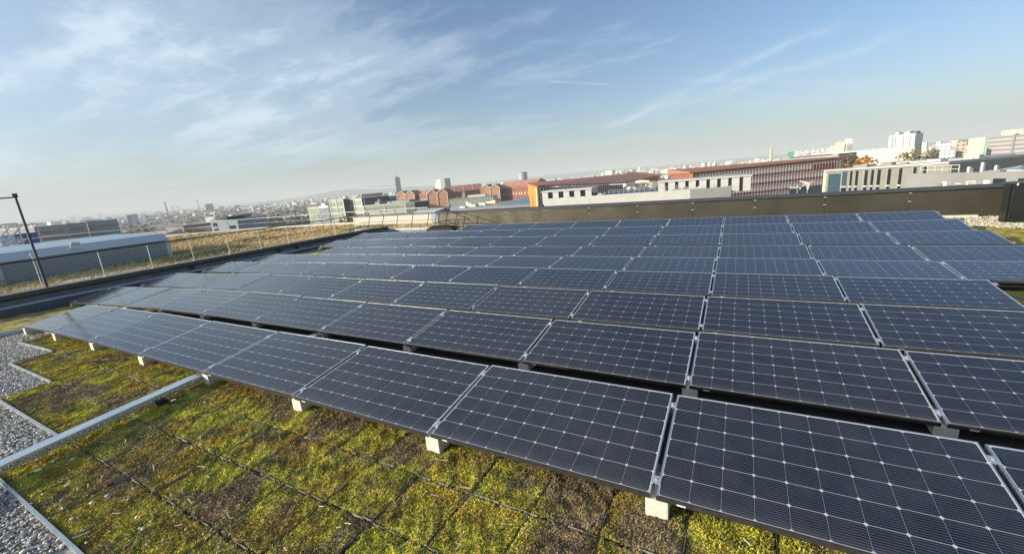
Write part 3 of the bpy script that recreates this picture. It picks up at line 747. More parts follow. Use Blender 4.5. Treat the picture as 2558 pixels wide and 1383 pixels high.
# white topped parapet behind, with leaning posts
root = empty('back_parapet', (-15.5, 14.75, -.3), label='pale low parapet with leaning dark posts left of the brown wall', cat='parapet')
b = MB(); b.box(-3.5, 2.3, -.15, .15, -.6, .13); b.build('parapet_body', M['grey_mid'], root)
b = MB(); b.box(-3.5, 2.3, -.18, .20, .132, .215); b.build('parapet_top', M['trim_white'], root)
for k in range(5):
    x = -2.65+1.08*k
    b = MB(); b.tube((x, -.05, .215), (x-.10, .35, .92), .017, 6); b.build('leaning_post', M['wall_black'], root)
    b = MB(); b.tube((x, -.10, .216), (x, -.10, .27), .075, 10, .05); b.build('post_foot', M['trim_white'], root)
b = MB(); b.tube((-3.4, .35, .92), (2.2, .35, .93), .018, 6); b.build('top_rail', M['rail'], root)
b = MB(); b.tube((-3.4, .16, .58), (2.2, .16, .58), .009, 6); b.build('mid_rail', M['rail'], root)

# ------------------------------------------------------------------ lower roof with dry grass, louvred housing
LZ = -.95
bm = MB(); edge = [(-16.65, -25), (-16.65, 14.95), (-17.2, 26.8), (-33.5, 26.2), (-45.4, 24.4), (-56, 19.5), (-66, 12), (-66, -25)]
bm.poly([(x, y, LZ) for x, y in edge[::-1]]); 
tag(bm.build('lower_roof', mat('grass_soil', (.52, .40, .22), .95, noise=.5, nscale=1.2)), kind='structure')
bm = MB(); bm.prism([(-25, -28), (14.9, -28), (14.9, LZ-.06), (-25, LZ-.06)], 'x', -66, -16.7)
tag(bm.build('lower_building', M['grey_mid']), 'grey building block below the grass roof on the left', 'building')
def inpoly(x, y):
    c = False; n = len(edge)
    for i in range(n):
        x1, y1 = edge[i]; x2, y2 = edge[(i+1) % n]
        if (y1 > y) != (y2 > y) and x < (x2-x1)*(y-y1)/(y2-y1)+x1: c = not c
    return c
rg = np.random.default_rng(11)
pts = []
LX = -30.9                                     # louvre plane
while len(pts) < 85000:
    # sample directions seen over the parapet; density falls with distance
    x = -16.8-rg.random()**1.5*46; y = rg.uniform(-6, 27)
    if not inpoly(x, y) or (LX-7.5 < x < LX+.15 and y < 10.6) : continue
    if x > LX and y < 7.5 and rg.random() < .55 + .25*math.sin(x*1.3+y): continue
    pts.append((x, y))
pts = np.array(pts); K = len(pts)
dist = np.hypot(pts[:, 0]-CAM.x, pts[:, 1]-CAM.y)
clump = .5+.5*np.sin(pts[:, 0]*1.1+np.sin(pts[:, 1]*.9)*2)*np.sin(pts[:, 1]*1.3+pts[:, 0]*.4)
hg = rg.uniform(.07, .24, K)*(.6+.6*clump); wd = np.maximum(.010, dist*.0009)*rg.uniform(.6, 1.4, K)
a = rg.random(K)*6.28; ln = rg.normal(.12, .16, (K, 2))
bx, by = np.cos(a)*wd, np.sin(a)*wd
bz = np.full(K, LZ)
A = np.stack([pts[:, 0]-bx, pts[:, 1]-by, bz], -1); B = np.stack([pts[:, 0]+bx, pts[:, 1]+by, bz], -1)
C = np.stack([pts[:, 0]+ln[:, 0], pts[:, 1]+ln[:, 1], bz+hg], -1)
V = np.stack([A, B, C], 1).reshape(-1, 3); F = np.arange(3*K).reshape(-1, 3)
gmask = np.sin(pts[:, 0]*.55+1.0)*np.sin(pts[:, 1]*.5-.6)+.35*np.sin(pts[:, 0]*2.1+pts[:, 1])+.25*(pts[:, 0] > -31)
tan = np.array([(.74, .56, .29)]); grn = np.array([(.22, .22, .09)])
w_ = np.clip(gmask*1.4+rg.normal(0, .25, K)-.45, 0, 1)[:, None]
c = (tan*(1-w_)+grn*w_)*rg.uniform(.55, 1.25, (K, 1))
tag(npmesh('dry_grass', V, F, M['blade'], colors=np.repeat(c, 3, 0)), kind='stuff')

# louvred plant housing
root = empty('louvred_housing', (LX, 0, LZ), label='long blue grey louvred plant housing on the grass roof at left', cat='plant housing')
ye = 10.35; Hh = 1.02
b = MB(); b.box(-5.5, -.12, -14, ye-.05, 0, Hh+.05); b.build('housing_core', M['louvre_dark'], root)
b = MB()
for k in range(12):
    z = .05+k*.082
    b.prism([(-.10, z+.034), (0.0, z-.004), (0.0, z+.036), (-.10, z+.050)], 'y', -14, ye-.22)
b.build('louvre_blades', M['louvre'], root)
b = MB(); b.box(-.13, .012, ye-.22, ye, -.02, Hh+.06); b.build('corner_post', M['louvre'], root)
b = MB(); b.prism([(-.14, Hh+.03), (.06, Hh+.03), (.06, Hh+.08), (-.60, Hh+.44), (-.64, Hh+.40)], 'y', -14, ye); b.build('sloped_fascia', M['louvre'], root)
b = MB(); b.hexa([(-7.5, -14, Hh+.40), (-.6, -14, Hh+.40), (-.6, ye, Hh+.40), (-7.5, ye, Hh+.40), (-7.5, -14, Hh+.62), (-.6, -14, Hh+.44), (-.6, ye, Hh+.44), (-7.5, ye, Hh+.50)])
b.build('roof_sheet', M['louvre_roof'], root)
b = MB(); b.box(-.10, .03, 2.2, 3.35, .0, Hh-.02); b.build('blank_panel', M['louvre'], root)
b = MB(); b.tube((-.25, 6.05, Hh+.30), (-.25, 6.05, Hh+.55), .05, 8); b.tube((-.25, 6.05, Hh+.50), (-.25, 6.40, Hh+.46), .10, 8); b.build('roof_vent', M['trim_white'], root)
root = empty('flue_pipe', (LX+.55, 2.75, LZ), label='silver insulated flue pipe with black end elbow in front of the louvres', cat='pipe')
b = MB(); b.tube((0, -.02, .34), (0, .02, 1.55), .20, 16); b.build('pipe_jacket', M['silver'], root, smooth=True)
b = MB(); b.tube((0, .02, 1.52), (0, .02, 1.74), .27, 16, .22); b.build('pipe_cowl', M['trim_white'], root)
b = MB(); b.tube((0, -.02, .34), (.03, 0, .20), .205, 16, .16); b.build('black_end', M['blackrub'], root)
b = MB(); b.tube((0, 0, .45), (-.5, 0, .50), .17, 12); b.build('wall_elbow', M['silver'], root)
b = MB(); b.box(-.06, .06, -.10, .10, -.02, .20); b.build('pipe_foot', M['ledge'], root)

# far guard rail and pale kerb round the grass roof
root = empty('far_guard_rail', (-45, 24, LZ), label='thin pale guard rail on the far edge of the dry grass roof', cat='guard rail')
pl = [(-66, 12), (-56, 19.5), (-45.4, 24.4), (-33.5, 26.2), (-23.5, 26.6)]
rb = MB(); mb_ = MB(); kb = MB(); posts = []
for (x0, y0), (x1, y1) in zip(pl[:-1], pl[1:]):
    o0 = Vector((x0+45, y0-24, 0)); o1 = Vector((x1+45, y1-24, 0)); rb.tube(o0+Vector((0, 0, 1.22)), o1+Vector((0, 0, 1.22)), .035, 6)
    mb_.tube(o0+Vector((0, 0, .72)), o1+Vector((0, 0, .72)), .02, 6)
    d = (o1-o0).normalized(); nrm = Vector((-d.y, d.x, 0)); n = int((o1-o0).length/1.45)
    q = [o0-nrm*.15, o1-nrm*.15, o1+nrm*.2, o0+nrm*.2]
    kb.hexa([v+Vector((0, 0, -.3)) for v in q]+[v+Vector((0, 0, .22)) for v in q])
    for k in range(n): posts.append((o0+(o1-o0)*(k/n), nrm, d))
rb.build('handrail', M['trim_white'], root); mb_.build('mid_rail', M['ledge'], root); kb.build('kerb', M['trim_white'], root)
for p, nrm, d in posts:
    b = MB(); b.tube(p+Vector((0, 0, .05)), p+nrm*.1-d*.55+Vector((0, 0, 1.2)), .030, 5); b.build('post', M['rail'], root)

# beige louvred block and skylight past the parapet corner
root = empty('beige_plant_block', (-30.6, 24.5, -1.1), label='long low beige louvred block past the dark roof corner', cat='plant housing')
b = MB(); b.box(0, 9.9, 0, 2.4, 0, .92); b.build('block_body', M['beige_louvre'], root)
b = MB()
for k in range(9): b.box(.05, 9.1, -.03, -.003, .06+k*.095, .10+k*.095)
b.build('louvre_blades', M['beige_louvre'], root)
b = MB(); b.box(9.15, 9.93, -.05, 2.45, -.02, .95); b.build('end_panel', M['grey_blue'], root)
root = empty('skylight', (-25.2, 26.0, -1.4), label='white sloping skylight with dark frame above the beige block', cat='skylight')
b = MB(); b.hexa([(0.1, 0, 1.12), (2.8, 0, 1.17), (2.9, 1.6, 1.2), (-.2, 1.6, 1.2), (.25, .1, 1.20), (2.7, .1, 1.26), (2.85, 1.5, 1.50), (-.2, 1.5, 1.46)]); b.build('skylight_glazing', M['trim_white'], root)
b = MB(); b.box(-.5, 3.2, 1.6, 1.75, .8, 1.56); b.box(-.5, 3.2, -.1, 1.6, .6, 1.1); b.build('skylight_frame', M['grey_dark'], root)

# ================================================================== the city below and beyond
GZ = -28.0
# ground, reaching the horizon
gm = mat('city_ground', (.16, .15, .12), .95, noise=.55, nscale=.012)
b = MB(); b.poly([(30000*math.cos(t*math.pi/24), 30000*math.sin(t*math.pi/24), GZ) for t in range(48)])
tag(b.build('ground', gm), kind='structure')
def ridge(name, px_pts, D_, depth, matl):
    """a hill range whose skyline passes through the given directions at distance D_"""
    n = 90; xs_ = np.linspace(px_pts[0][0], px_pts[-1][0], n); rg_ = np.random.default_rng(int(D_))
    yy = np.interp(xs_, [p[0] for p in px_pts], [p[1] for p in px_pts]); V = []; 
    wob = np.convolve(rg_.normal(0, 6, n+8), np.ones(9)/9, 'valid')
    for x, dy, w in zip(xs_, yy, wob):
        hy = 561.5-.0853*x; P = atd(x, hy-dy, D_); d = Vector((P.x-CAM.x, P.y-CAM.y, 0)).normalized()
        for k, (q, hh) in enumerate(((-depth, 0), (-depth*.55, .45), (0, 1), (depth*.6, .7), (depth, 0))):
            z = GZ-.5+(P.z+w-GZ)*hh; V.append((P.x+d.x*q, P.y+d.y*q, z))
    F = np.array([(5*i+k, 5*(i+1)+k, 5*(i+1)+k+1, 5*i+k+1) for i in range(n-1) for k in range(4)])
    tag(npmesh(name, np.array(V), F, matl, smooth=True), kind='structure')
hm = mat('hill_woods', (.075, .085, .06), .95, noise=.5, nscale=.006)
ridge('hill', [(640, 0), (760, 5), (830, 14), (880, 15), (940, 8), (1010, 9), (1100, 4), (1180, 0)], 7500, 900, hm)
ridge('hill', [(1150, 0), (1330, 7), (1500, 8), (1700, 7), (1950, 9), (2150, 6), (2400, 8), (2700, 5)], 9000, 1200, hm)
ridge('hill', [(-200, 0), (60, 2), (260, 3), (500, 1), (700, 3)], 9500, 1200, hm)

def front(name, label, cat, xl, yl, Dl, xr, yr, Dr, base=GZ, group=None):
    A, B = atd(xl, yl, Dl), atd(xr, yr, Dr); d = B-A
    root = empty(name, (A.x, A.y, base), math.atan2(d.y, d.x), label, cat, group)
    return root, math.hypot(d.x, d.y), A.z-base, B.z-base
def body(root, w, ha, hb, depth, matl, name='wall', h0=0.0, u0=0.0, v0=0.0):
    b = MB(); b.hexa([(u0, v0, h0), (w, v0, h0), (w, depth, h0), (u0, depth, h0), (u0, v0, ha), (w, v0, hb), (w, depth, hb), (u0, depth, ha)])
    return b.build(name, matl, root)
def part(root, name, matl, *bx, bevel=0):
    b = MB()
    for q in bx: b.box(*q)
    return b.build(name, matl, root, bevel=bevel)
def grid(root, name, matl, us, hs, cw, ch, v=-.06, th=.07):
    """one child object per cell, sharing one mesh"""
    src = None
    for u in us:
        for h in hs:
            if src is None: src = part(root, name, matl, (0, cw, v, v+th, 0, ch)); o = src
            else: o = src.copy(); COL.objects.link(o)
            o.location = (u, 0, h)
def lin(a, b_, n): return [a+(b_-a)*k/max(1, n-1) for k in range(n)]

# --- white office building with roof terrace right behind the wall
A, B = atz(1373, 496, -3.0), atz(1827, 466, -3.0); d = B-A
root = empty('white_office', (A.x, A.y, GZ), math.atan2(d.y, d.x), 'white flat roofed office with terrace railing just behind the brown wall', 'office building')
w = math.hypot(d.x, d.y); h = -3.0-GZ
part(root, 'white_wall', M['trim_white'], (-1.5, w*.80, 0, .35, 0, h))
part(root, 'grey_wall', M['grey_mid'], (w*.80, w, 0, .35, 0, h))
part(root, 'roof_deck', M['grey_dark'], (-1.5, w, .35, 40, 0, h-.9))
# left and right wings
for nm, u0, u1, v0, hh, np_ in (('left_wing', -3.5, 9.5, 4.5, 1.7, 5), ('right_wing', w*.62, w+5.0, 9.0, 1.9, 9)):
    ww = u1-u0
    part(root, 'wing_wall', M['glass_dark'], (u0+.3, u1-.3, v0+.5, v0+9, h-1.6, h+hh-.35))
    part(root, 'wing_slab', M['trim_white'], (u0, u1, v0, v0+9.5, h+hh-.35, h+hh))
    for k in range(np_):
        uu = u0+.2+(ww-1.9)*k/(np_-1); part(root, 'pillar', M['trim_white'], (uu, uu+1.5, v0+.28, v0+.5, h-1.6, h+hh-.36))
# rooftop railing
b = MB()
for k in range(15):
    u = w*.36+w*.40*k/14; b.box(u-.03, u+.03, .10, .16, h+.001, h+.95)
b.box(w*.36, w*.76, .09, .17, h+.93, h+1.0); b.box(w*.36, w*.76, .11, .15, h+.45, h+.50)
b.build('terrace_railing', M['ledge'], root)
for k in range(4): # dark solar rows on its deck
    v = 10+k*3.2
    b = MB(); b.hexa([(w*.22+k*2, v, h-.85), (w*.60+k*2, v, h-.85), (w*.60+k*2, v+1.6, h-.85), (w*.22+k*2, v+1.6, h-.85), (w*.22+k*2, v, h-.65), (w*.60+k*2, v, h-.65), (w*.60+k*2, v+1.6, h-.15), (w*.22+k*2, v+1.6, h-.15)])
    b.build('roof_solar_row', M['glass_blue'], root)
rq = random.Random(3)
for k in range(16):
    u = rq.choice([rq.uniform(.5, w*.34), rq.uniform(w*.66, w*.98)]); v = rq.uniform(1.2, 3.6); s = rq.uniform(.3, .9)
    b = MB(); b.box(u-s, u+s, v-s*.4, v+s*.4, h-.9, h-.2+rq.uniform(0, .7)); b.tube((u, v, h-.2), (u+rq.uniform(-2.4, 2.4), v, h-.1+rq.uniform(0, .5)), .10, 6)
    b.build('air_handling_unit', rq.choice([M['ledge'], M['roof_light'], M['galv']]), root)

# --- pale roofs between the wall cap and the brick row
q4 = [atz(1105, 528, -2.4), atz(1325, 512, -2.4), atz(1322, 497.5, -2.4), atz(1128, 515, -2.4)]; o4 = Vector((q4[0].x, q4[0].y, GZ))
root = empty('pale_roof_building', o4, 0, 'pale cluttered flat roof just beyond the left part of the brown wall', 'building')
b = MB(); b.hexa([Vector((p.x, p.y, GZ))-o4 for p in q4]+[p-o4-Vector((0, 0, .12)) for p in q4]); b.build('walls', M['grey_mid'], root)
b = MB(); b.hexa([p-o4-Vector((0, 0, .118)) for p in q4]+[p-o4 for p in q4]); b.build('roof', M['roof_light'], root)
def on4(u, v): return (q4[0]*(1-u)+q4[1]*u)*(1-v)+(q4[3]*(1-u)+q4[2]*u)*v-o4
b = MB(); b.hexa([on4(.45, .5), on4(.85, .5), on4(.98, .95), on4(.55, .95)]+[p+Vector((0, 0, .12)) for p in (on4(.45, .5), on4(.85, .5), on4(.98, .95), on4(.55, .95))]); b.build('dry_planting', mat('dry_planting', (.42, .30, .12), .95, noise=.5, nscale=.9), root)
b = MB(); b.hexa([on4(.62, .05), on4(1.0, .05), on4(1.0, .62), on4(.64, .3), on4(.62, .05)+Vector((0, 0, .2)), on4(1.0, .05)+Vector((0, 0, .2)), on4(1.0, .62)+Vector((0, 0, 1.0)), on4(.64, .3)+Vector((0, 0, .3))]); b.build('grey_slope', M['grey_blue'], root)
rq = random.Random(4)
for k in range(12):
    p = on4(rq.uniform(.02, .6), rq.uniform(.35, .95)); sx = rq.uniform(.5, 2.4); part(root, 'roof_box', rq.choice([M['trim_white'], M['ledge'], M['cream'], M['grey_mid']]), (p.x, p.x+sx, p.y, p.y+rq.uniform(.4, 1), p.z, p.z+rq.uniform(.2, .8)))
root, w, ha, hb = front('low_glass_office', 'low pale green glass office below the dark red brick wing', 'office building', 1122, 500, 270, 1232, 491, 262)
body(root, w, ha, hb, 12, M['greenish']); part(root, 'roof_edge', M['grey_clad'], (-.2, w+.2, -.2, 12, max(ha, hb), max(ha, hb)+.5)); part(root, 'white_roof_box', M['trim_white'], (w*.4, w*.8, 3, 7, ha, ha+2)); part(root, 'roof_stack', M['grey_mid'], (w*.28, w*.34, 3, 6, ha, ha+4.4))
for k in range(16): part(root, 'mullion', M['trim_white'], (w*k/16, w*k/16+.2, -.12, -.01, 2, min(ha, hb)-.3))

# --- orange ended long building with fins
P1, P2, P3 = atd(1318, 457, 195), atd(1340, 463.5, 168), atd(1556, 456, 225); P4, P5 = atd(1645, 438, 330), atd(1566, 433.5, 315)
root = empty('orange_gable_building', (P2.x, P2.y, GZ), 0, 'long building with an orange end wall, white fins and rust brown roof', 'building')
O = Vector((P2.x, P2.y, GZ)); lo = lambda p, dz_=0.0, z=None: Vector((p.x, p.y, p.z+dz_ if z is None else z))-O
def wallq(root, name, matl, p, q, thick, z0=GZ, dz_=0.0):
    n = Vector((-(q-p).y, (q-p).x, 0)).normalized()*thick; b = MB()
    b.hexa([lo(p, z=z0), lo(q, z=z0), lo(q+n, z=z0), lo(p+n, z=z0), lo(p, dz_), lo(q, dz_), lo(Vector((q.x+n.x, q.y+n.y, q.z)), dz_), lo(Vector((p.x+n.x, p.y+n.y, p.z)), dz_)])
    return b.build(name, matl, root)
wallq(root, 'orange_end_wall', M['orange'], P1, P2, .6, dz_=-.05)
wallq(root, 'long_wall', M['trim_white'], P2+Vector((.02, .02, 0)), P3, .6, dz_=-.9)
b = MB(); n = len([0]); up = Vector((0, 0, .45))
tp = [lo(P1), lo(P2), lo(P3), lo(P4), lo(P5)]
b.v = [tuple(p-Vector((0, 0, .6))) for p in tp]+[tuple(p) for p in tp]; b.f = [(4, 3, 2, 1, 0), (5, 6, 7, 8, 9)]+[(k, (k+1) % 5, 5+(k+1) % 5, 5+k) for k in range(5)]; b.m = [0]*7
b.build('roof', M['redbrown_roof'], root)
P4b, P5b = atd(1648, 437, 345), atd(1569, 431, 330)
b = MB(); b.hexa([lo(P5, -4), lo(P4, -4), lo(P4b, -4), lo(P5b, -4), lo(P5, .05), lo(P4, .05), lo(P4b, .6), lo(P5b, .9)]); b.build('orange_rear_gable', M['orange'], root)
dv = (P3-P2); Ld = math.hypot(dv.x, dv.y); nv = Vector((dv.y, -dv.x, 0)).normalized()
for k in range(34):
    t = (k+.5)/34; p = P2+dv*t
    b = MB(); q = lo(p, -.95); f_ = nv*.35; s_ = Vector((dv.x, dv.y, 0)).normalized()*.22
    zb = GZ-O.z
    b.hexa([Vector((*(q-s_).xy, zb)), Vector((*(q+s_).xy, zb)), Vector((*(q+s_+f_).xy, zb)), Vector((*(q-s_+f_).xy, zb)), q-s_, q+s_, q+s_+f_, q-s_+f_])
    b.build('fin', M['redbrown'] if k % 1 == 0 else M['grey_dark'], root)
p = P1+(P2-P1)*.55; q = lo(p); nn = Vector(((P2-P1).y, -(P2-P1).x, 0)).normalized()
b = MB(); b.box(q.x-.2, q.x+.2, q.y-.3, q.y+.1, q.z-60, q.z-5.5); b.build('end_wall_slot', M['redbrown'], root)

# --- brown building with vertical fins
root, w, ha, hb = front('finned_building', 'long reddish brown building with rows of vertical fins over white panels', 'office building', 1724, 429.5, 178, 2105, 391, 215)
body(root, w, ha-.5, hb-.5, 16, M['redbrown'])
b = MB(); b.hexa([(-.5, -.7, ha-.5), (w+.3, -.7, hb-.5), (w+.3, 17, hb-.5), (-.5, 17, ha-.5), (-.5, -.7, ha), (w+.3, -.7, hb), (w+.3, 17, hb+.3), (-.5, 17, ha+1.4)])
b.build('roof', M['redbrown_roof'], root)
M['fin_brown'] = mat('dusty_brown_fin', (.30, .17, .13), .7, noise=.1); M['blind'] = mat('white_blinds', (.86, .80, .74), .7); M['pink'] = mat('dusty_pink_spandrel', (.60, .44, .38), .75, noise=.1)
slope = (hb-ha)/w
for f in range(5):
    top = -1.0-f*3.25
    for (a0, a1, t0, t1, mt, nm) in ((.012, .985, 0, -1.0, M['pink'], 'spandrel'), (.012, .985, -1.05, -2.55, M['blind'], 'blind_band'), (.012, .985, -2.60, -3.0, M['glass_dark'], 'window_band')):
        segs = [(a0, a1)]
        if nm == 'blind_band' and f == 0: segs = [(.012, .80)]
        if nm == 'blind_band' and f == 1: segs = [(.012, .985)]
        if f >= 3: segs = [(a0, .66)]
        for s0, s1 in segs:
            b = MB(); za, zb = ha+top+slope*w*s0, ha+top+slope*w*s1
            b.hexa([(w*s0, -.12, za+t1), (w*s1, -.12, zb+t1), (w*s1, 0, zb+t1), (w*s0, 0, za+t1), (w*s0, -.12, za+t0), (w*s1, -.12, zb+t0), (w*s1, 0, zb+t0), (w*s0, 0, za+t0)])
            b.build(nm, mt, root)
for k in range(50):
    u = w*(k+.3)/50; hh = ha+slope*u
    part(root, 'fin', M['fin_brown'], (u-.075, u+.075, -.30, -.12, hh-(10.6 if u > w*.66 else 19), hh-.52))
b = MB(); b.box(w*.665, w*.985, -.10, -.02, ha+slope*w*.8-19, ha+slope*w*.8-10.9); b.build('glazed_entrance', M['glass_blue'], root)
part(root, 'glass_corner', M['greenish'], (w-2.6, w+.05, -.14, 3, hb-10, hb-.52))
e0, e1 = atd(1704, 435, 190), atd(1724, 429.5, 178)
r2, w2, a2, b2_ = front('orange_annex', 'small bright orange end wall at the left of the brown finned building', 'building', 1703, 434.5, 190, 1724.5, 430.5, 177.5)
body(r2, w2, a2, b2_, 1.0, M['orange'], 'orange_wall'); part(r2, 'roof_edge', M['redbrown_roof'], (-.2, w2, -.2, 1.2, a2, a2+.25))

# model jets on show in front of its entrance
def jet(label, x, y, D_, heading, pitch, s):
    p = atd(x, y, D_); r_ = empty('aircraft_model', p, 0, label, 'aircraft model', 'white model jets by the finned building'); r_.rotation_euler = (0, pitch, heading)
    b = MB(); b.tube((-1.3*s, 0, 0), (.9*s, 0, 0), .15*s, 10); b.tube((.9*s, 0, 0), (1.6*s, 0, -.03*s), .15*s, 10, .02*s); b.tube((-1.3*s, 0, 0), (-1.9*s, 0, .08*s), .15*s, 10, .04*s); b.build('fuselage', M['trim_white'], r_)
    for sg in (1, -1):
        b = MB(); b.hexa([(.45*s, sg*.1*s, -.05*s), (-.35*s, sg*.1*s, -.05*s), (-1.0*s, sg*1.45*s, .06*s), (-.78*s, sg*1.45*s, .06*s), (.45*s, sg*.1*s, .0), (-.35*s, sg*.1*s, .0), (-1.0*s, sg*1.45*s, .08*s), (-.78*s, sg*1.45*s, .08*s)]); b.build('wing', M['trim_white'], r_)
        b = MB(); b.hexa([(-1.35*s, sg*.05*s, .03*s), (-1.75*s, sg*.05*s, .03*s), (-2.0*s, sg*.6*s, .06*s), (-1.85*s, sg*.6*s, .06*s), (-1.35*s, sg*.05*s, .06*s), (-1.75*s, sg*.05*s, .06*s), (-2.0*s, sg*.6*s, .08*s), (-1.85*s, sg*.6*s, .08*s)]); b.build('tailplane', M['trim_white'], r_)
        b = MB(); b.tube((.25*s, sg*.5*s, -.14*s), (-.25*s, sg*.5*s, -.14*s), .09*s, 8); b.build('engine', M['trim_white'], r_)
    b = MB(); b.hexa([(-1.25*s, -.02*s, .1*s), (-1.8*s, -.02*s, .1*s), (-1.8*s, .02*s, .1*s), (-1.25*s, .02*s, .1*s), (-1.85*s, -.02*s, .75*s), (-2.05*s, -.02*s, .75*s), (-2.05*s, .02*s, .75*s), (-1.85*s, .02*s, .75*s)]); b.build('fin', M['trim_white'], r_)
    b = MB(); b.tube((0, 0, -.1*s), (0, 0, -.1*s), .05, 6)
    return r_
j1 = jet('larger white model jet pointing up to the right by the glazed entrance', 2018, 459, 150, R(20), R(-28), 1.35); j1.rotation_euler = (R(48), R(-22), R(18))
j2 = jet('smaller white model jet half hidden behind the wall cap', 1992, 468.5, 150, R(185), 0, 1.0); j2.rotation_euler = (R(10), R(-4), R(8))
for jj in (j1, j2):
    b = MB(); m_ = jj.matrix_basis.to_3x3().inverted(); b.tube((0, 0, 0), m_ @ Vector((.3, 2.5, -22)), .10, 6); b.build('mast', M['ledge'], jj)

# --- grey office on the right
root, w, ha, hb = front('grey_office', 'warm grey office building with tall dark slit windows and a rounded slatted end', 'office building', 2064, 424.5, 118, 2375, 403.5, 105)
body(root, w, ha-.35, hb-.35, 22, M['grey_clad'])
b = MB(); b.hexa([(-.3, -.35, ha-.35), (w, -.35, hb-.35), (w, 22, hb-.35), (-.3, 22, ha-.35), (-.3, -.35, ha), (w, -.35, hb), (w, 22, hb), (-.3, 22, ha)]); b.build('roof_edge', M['roof_light'], root)
sl = (hb-ha)/w; fx = lambda x: (x-2064)/311*w
for i, (x0, x1) in enumerate(((2117, 2131), (2140, 2146.5), (2156, 2163), (2181, 2189), (2198.5, 2205.5), (2215, 2223), (2241, 2248.5), (2268, 2275), (2300, 2307), (2322, 2329))):
    u0, u1 = fx(x0), fx(x1); hh = ha+sl*u0
    part(root, 'window', M['glass_blue' if i == 0 else 'glass_dark'], (u0, u1, -.08, -.01, hh-3.6, hh-.6))
    part(root, 'window_ledge', M['trim_white'], (u0-.05, u1+.05, -.16, -.085, hh-3.9, hh-3.65))
    part(root, 'lower_window', M['glass_dark'], (u0, u1, -.08, -.01, hh-7.6, hh-3.95))
for k in range(9):
    u = fx(2085)+k*(fx(2330)-fx(2085))/8; part(root, 'joint_strip', M['ledge'], (u-.03, u+.03, -.05, -.01, 3, ha+sl*u-.4))
part(root, 'glass_bay', M['glass_blue'], (fx(2074), fx(2112), -.06, -.01, ha-6, ha-.9))
for k in range(7):
    t = k/6; part(root, 'end_slat', M['cream'], (-2.1+t*2.2, -1.9+t*2.2, 2.6*(1-t)**2-.15, 2.6*(1-t)**2+.1, 0, ha-.5))
b = MB(); b.hexa([(-2.2, 2.4, 0), (0, 0, 0), (0, 22, 0), (-2.2, 22, 0), (-2.2, 2.4, ha-.4), (0, 0, ha-.4), (0, 22, ha-.4), (-2.2, 22, ha-.4)]); b.build('rounded_end', M['grey_clad'], root)
rq = random.Random(8)
for k in range(12):
    u = rq.uniform(1, w-2); v = rq.uniform(2, 12); s = rq.uniform(.5, 1.6); hh = ha+sl*u
    part(root, 'roof_box', rq.choice([M['roof_light'], M['ledge'], M['louvre_roof'], M['grey_mid']]), (u, u+s*1.8, v, v+s, hh-.1, hh+rq.uniform(.25, .7)))
part(root, 'roof_step', M['roof_light'], (w*.1, w*.9, 9, 20, ha-.2, ha+.55))
# lower grey terrace in front of it
root, w, ha, hb = front('grey_terrace_building', 'low grey building with railings and pipework on its roof at right', 'building', 2265, 434, 66, 2600, 427, 58)
body(root, w, ha, hb, .3, M['grey_mid'], 'parapet_wall'); part(root, 'roof', M['grey_dark'], (0, w, .3, 18, 0, min(ha, hb)-.7))
for u0, u1 in ((w*.72, w*.80), (w*.88, w*.97)): part(root, 'window', M['glass_dark'], (u0, u1, -.06, -.01, hb-1.35, hb-.6))
rq = random.Random(12)
for k in range(11):
    u = w*.25+rq.random()*w*.10+k*w*.045; 
    part(root, 'parapet_stain_panel', rq.choice([M['concrete'], M['beige_louvre'], M['grey_clad']]), (u, u+rq.uniform(.3, .8), -.03, -.01, hb-1.5, hb-.9+rq.uniform(-.3, .2)))
b = MB()
for k in range(6): b.box(w*.06+k*.8-.03, w*.06+k*.8+.03, .8, .86, ha-.7, ha+.75)
b.box(w*.06, w*.06+4, .79, .87, ha+.70, ha+.76); b.box(w*.06, w*.06+4, .79, .87, ha+.30, ha+.35); b.build('roof_railing', M['trim_white'], root)
for k in range(14):
    u = w*.25+rq.random()*w*.6; v = rq.uniform(1, 5); b = MB()
    if k % 2: b.tube((u, v, ha-.7), (u, v, ha+rq.uniform(.1, .8)), rq.uniform(.08, .2), 8)
    else: b.tube((u, v, ha-.2), (u+rq.uniform(1, 3), v, ha-.1+rq.uniform(-.2, .5)), rq.uniform(.1, .3), 8)
    b.build('roof_pipe', rq.choice([M['ledge'], M['galv'], M['grey_mid']]), root)
root, w, ha, hb = front('white_vault_hall', 'long low hall with a white vaulted canopy at the far right', 'hall', 2448, 418, 150, 2640, 402, 140)
body(root, w, ha-2.2, hb-2.2, 20, M['roof_light'])
b = MB(); pr = [(2+8*t, math.sin(t*math.pi)*1.8) for t in lin(0, 1, 9)]
b.prism([(u, ha-2.2+z) for u, z in pr]+[(u, ha-2.35+z) for u, z in pr[::-1]], 'y', -1, 12); b.build('vault', M['trim_white'], root)

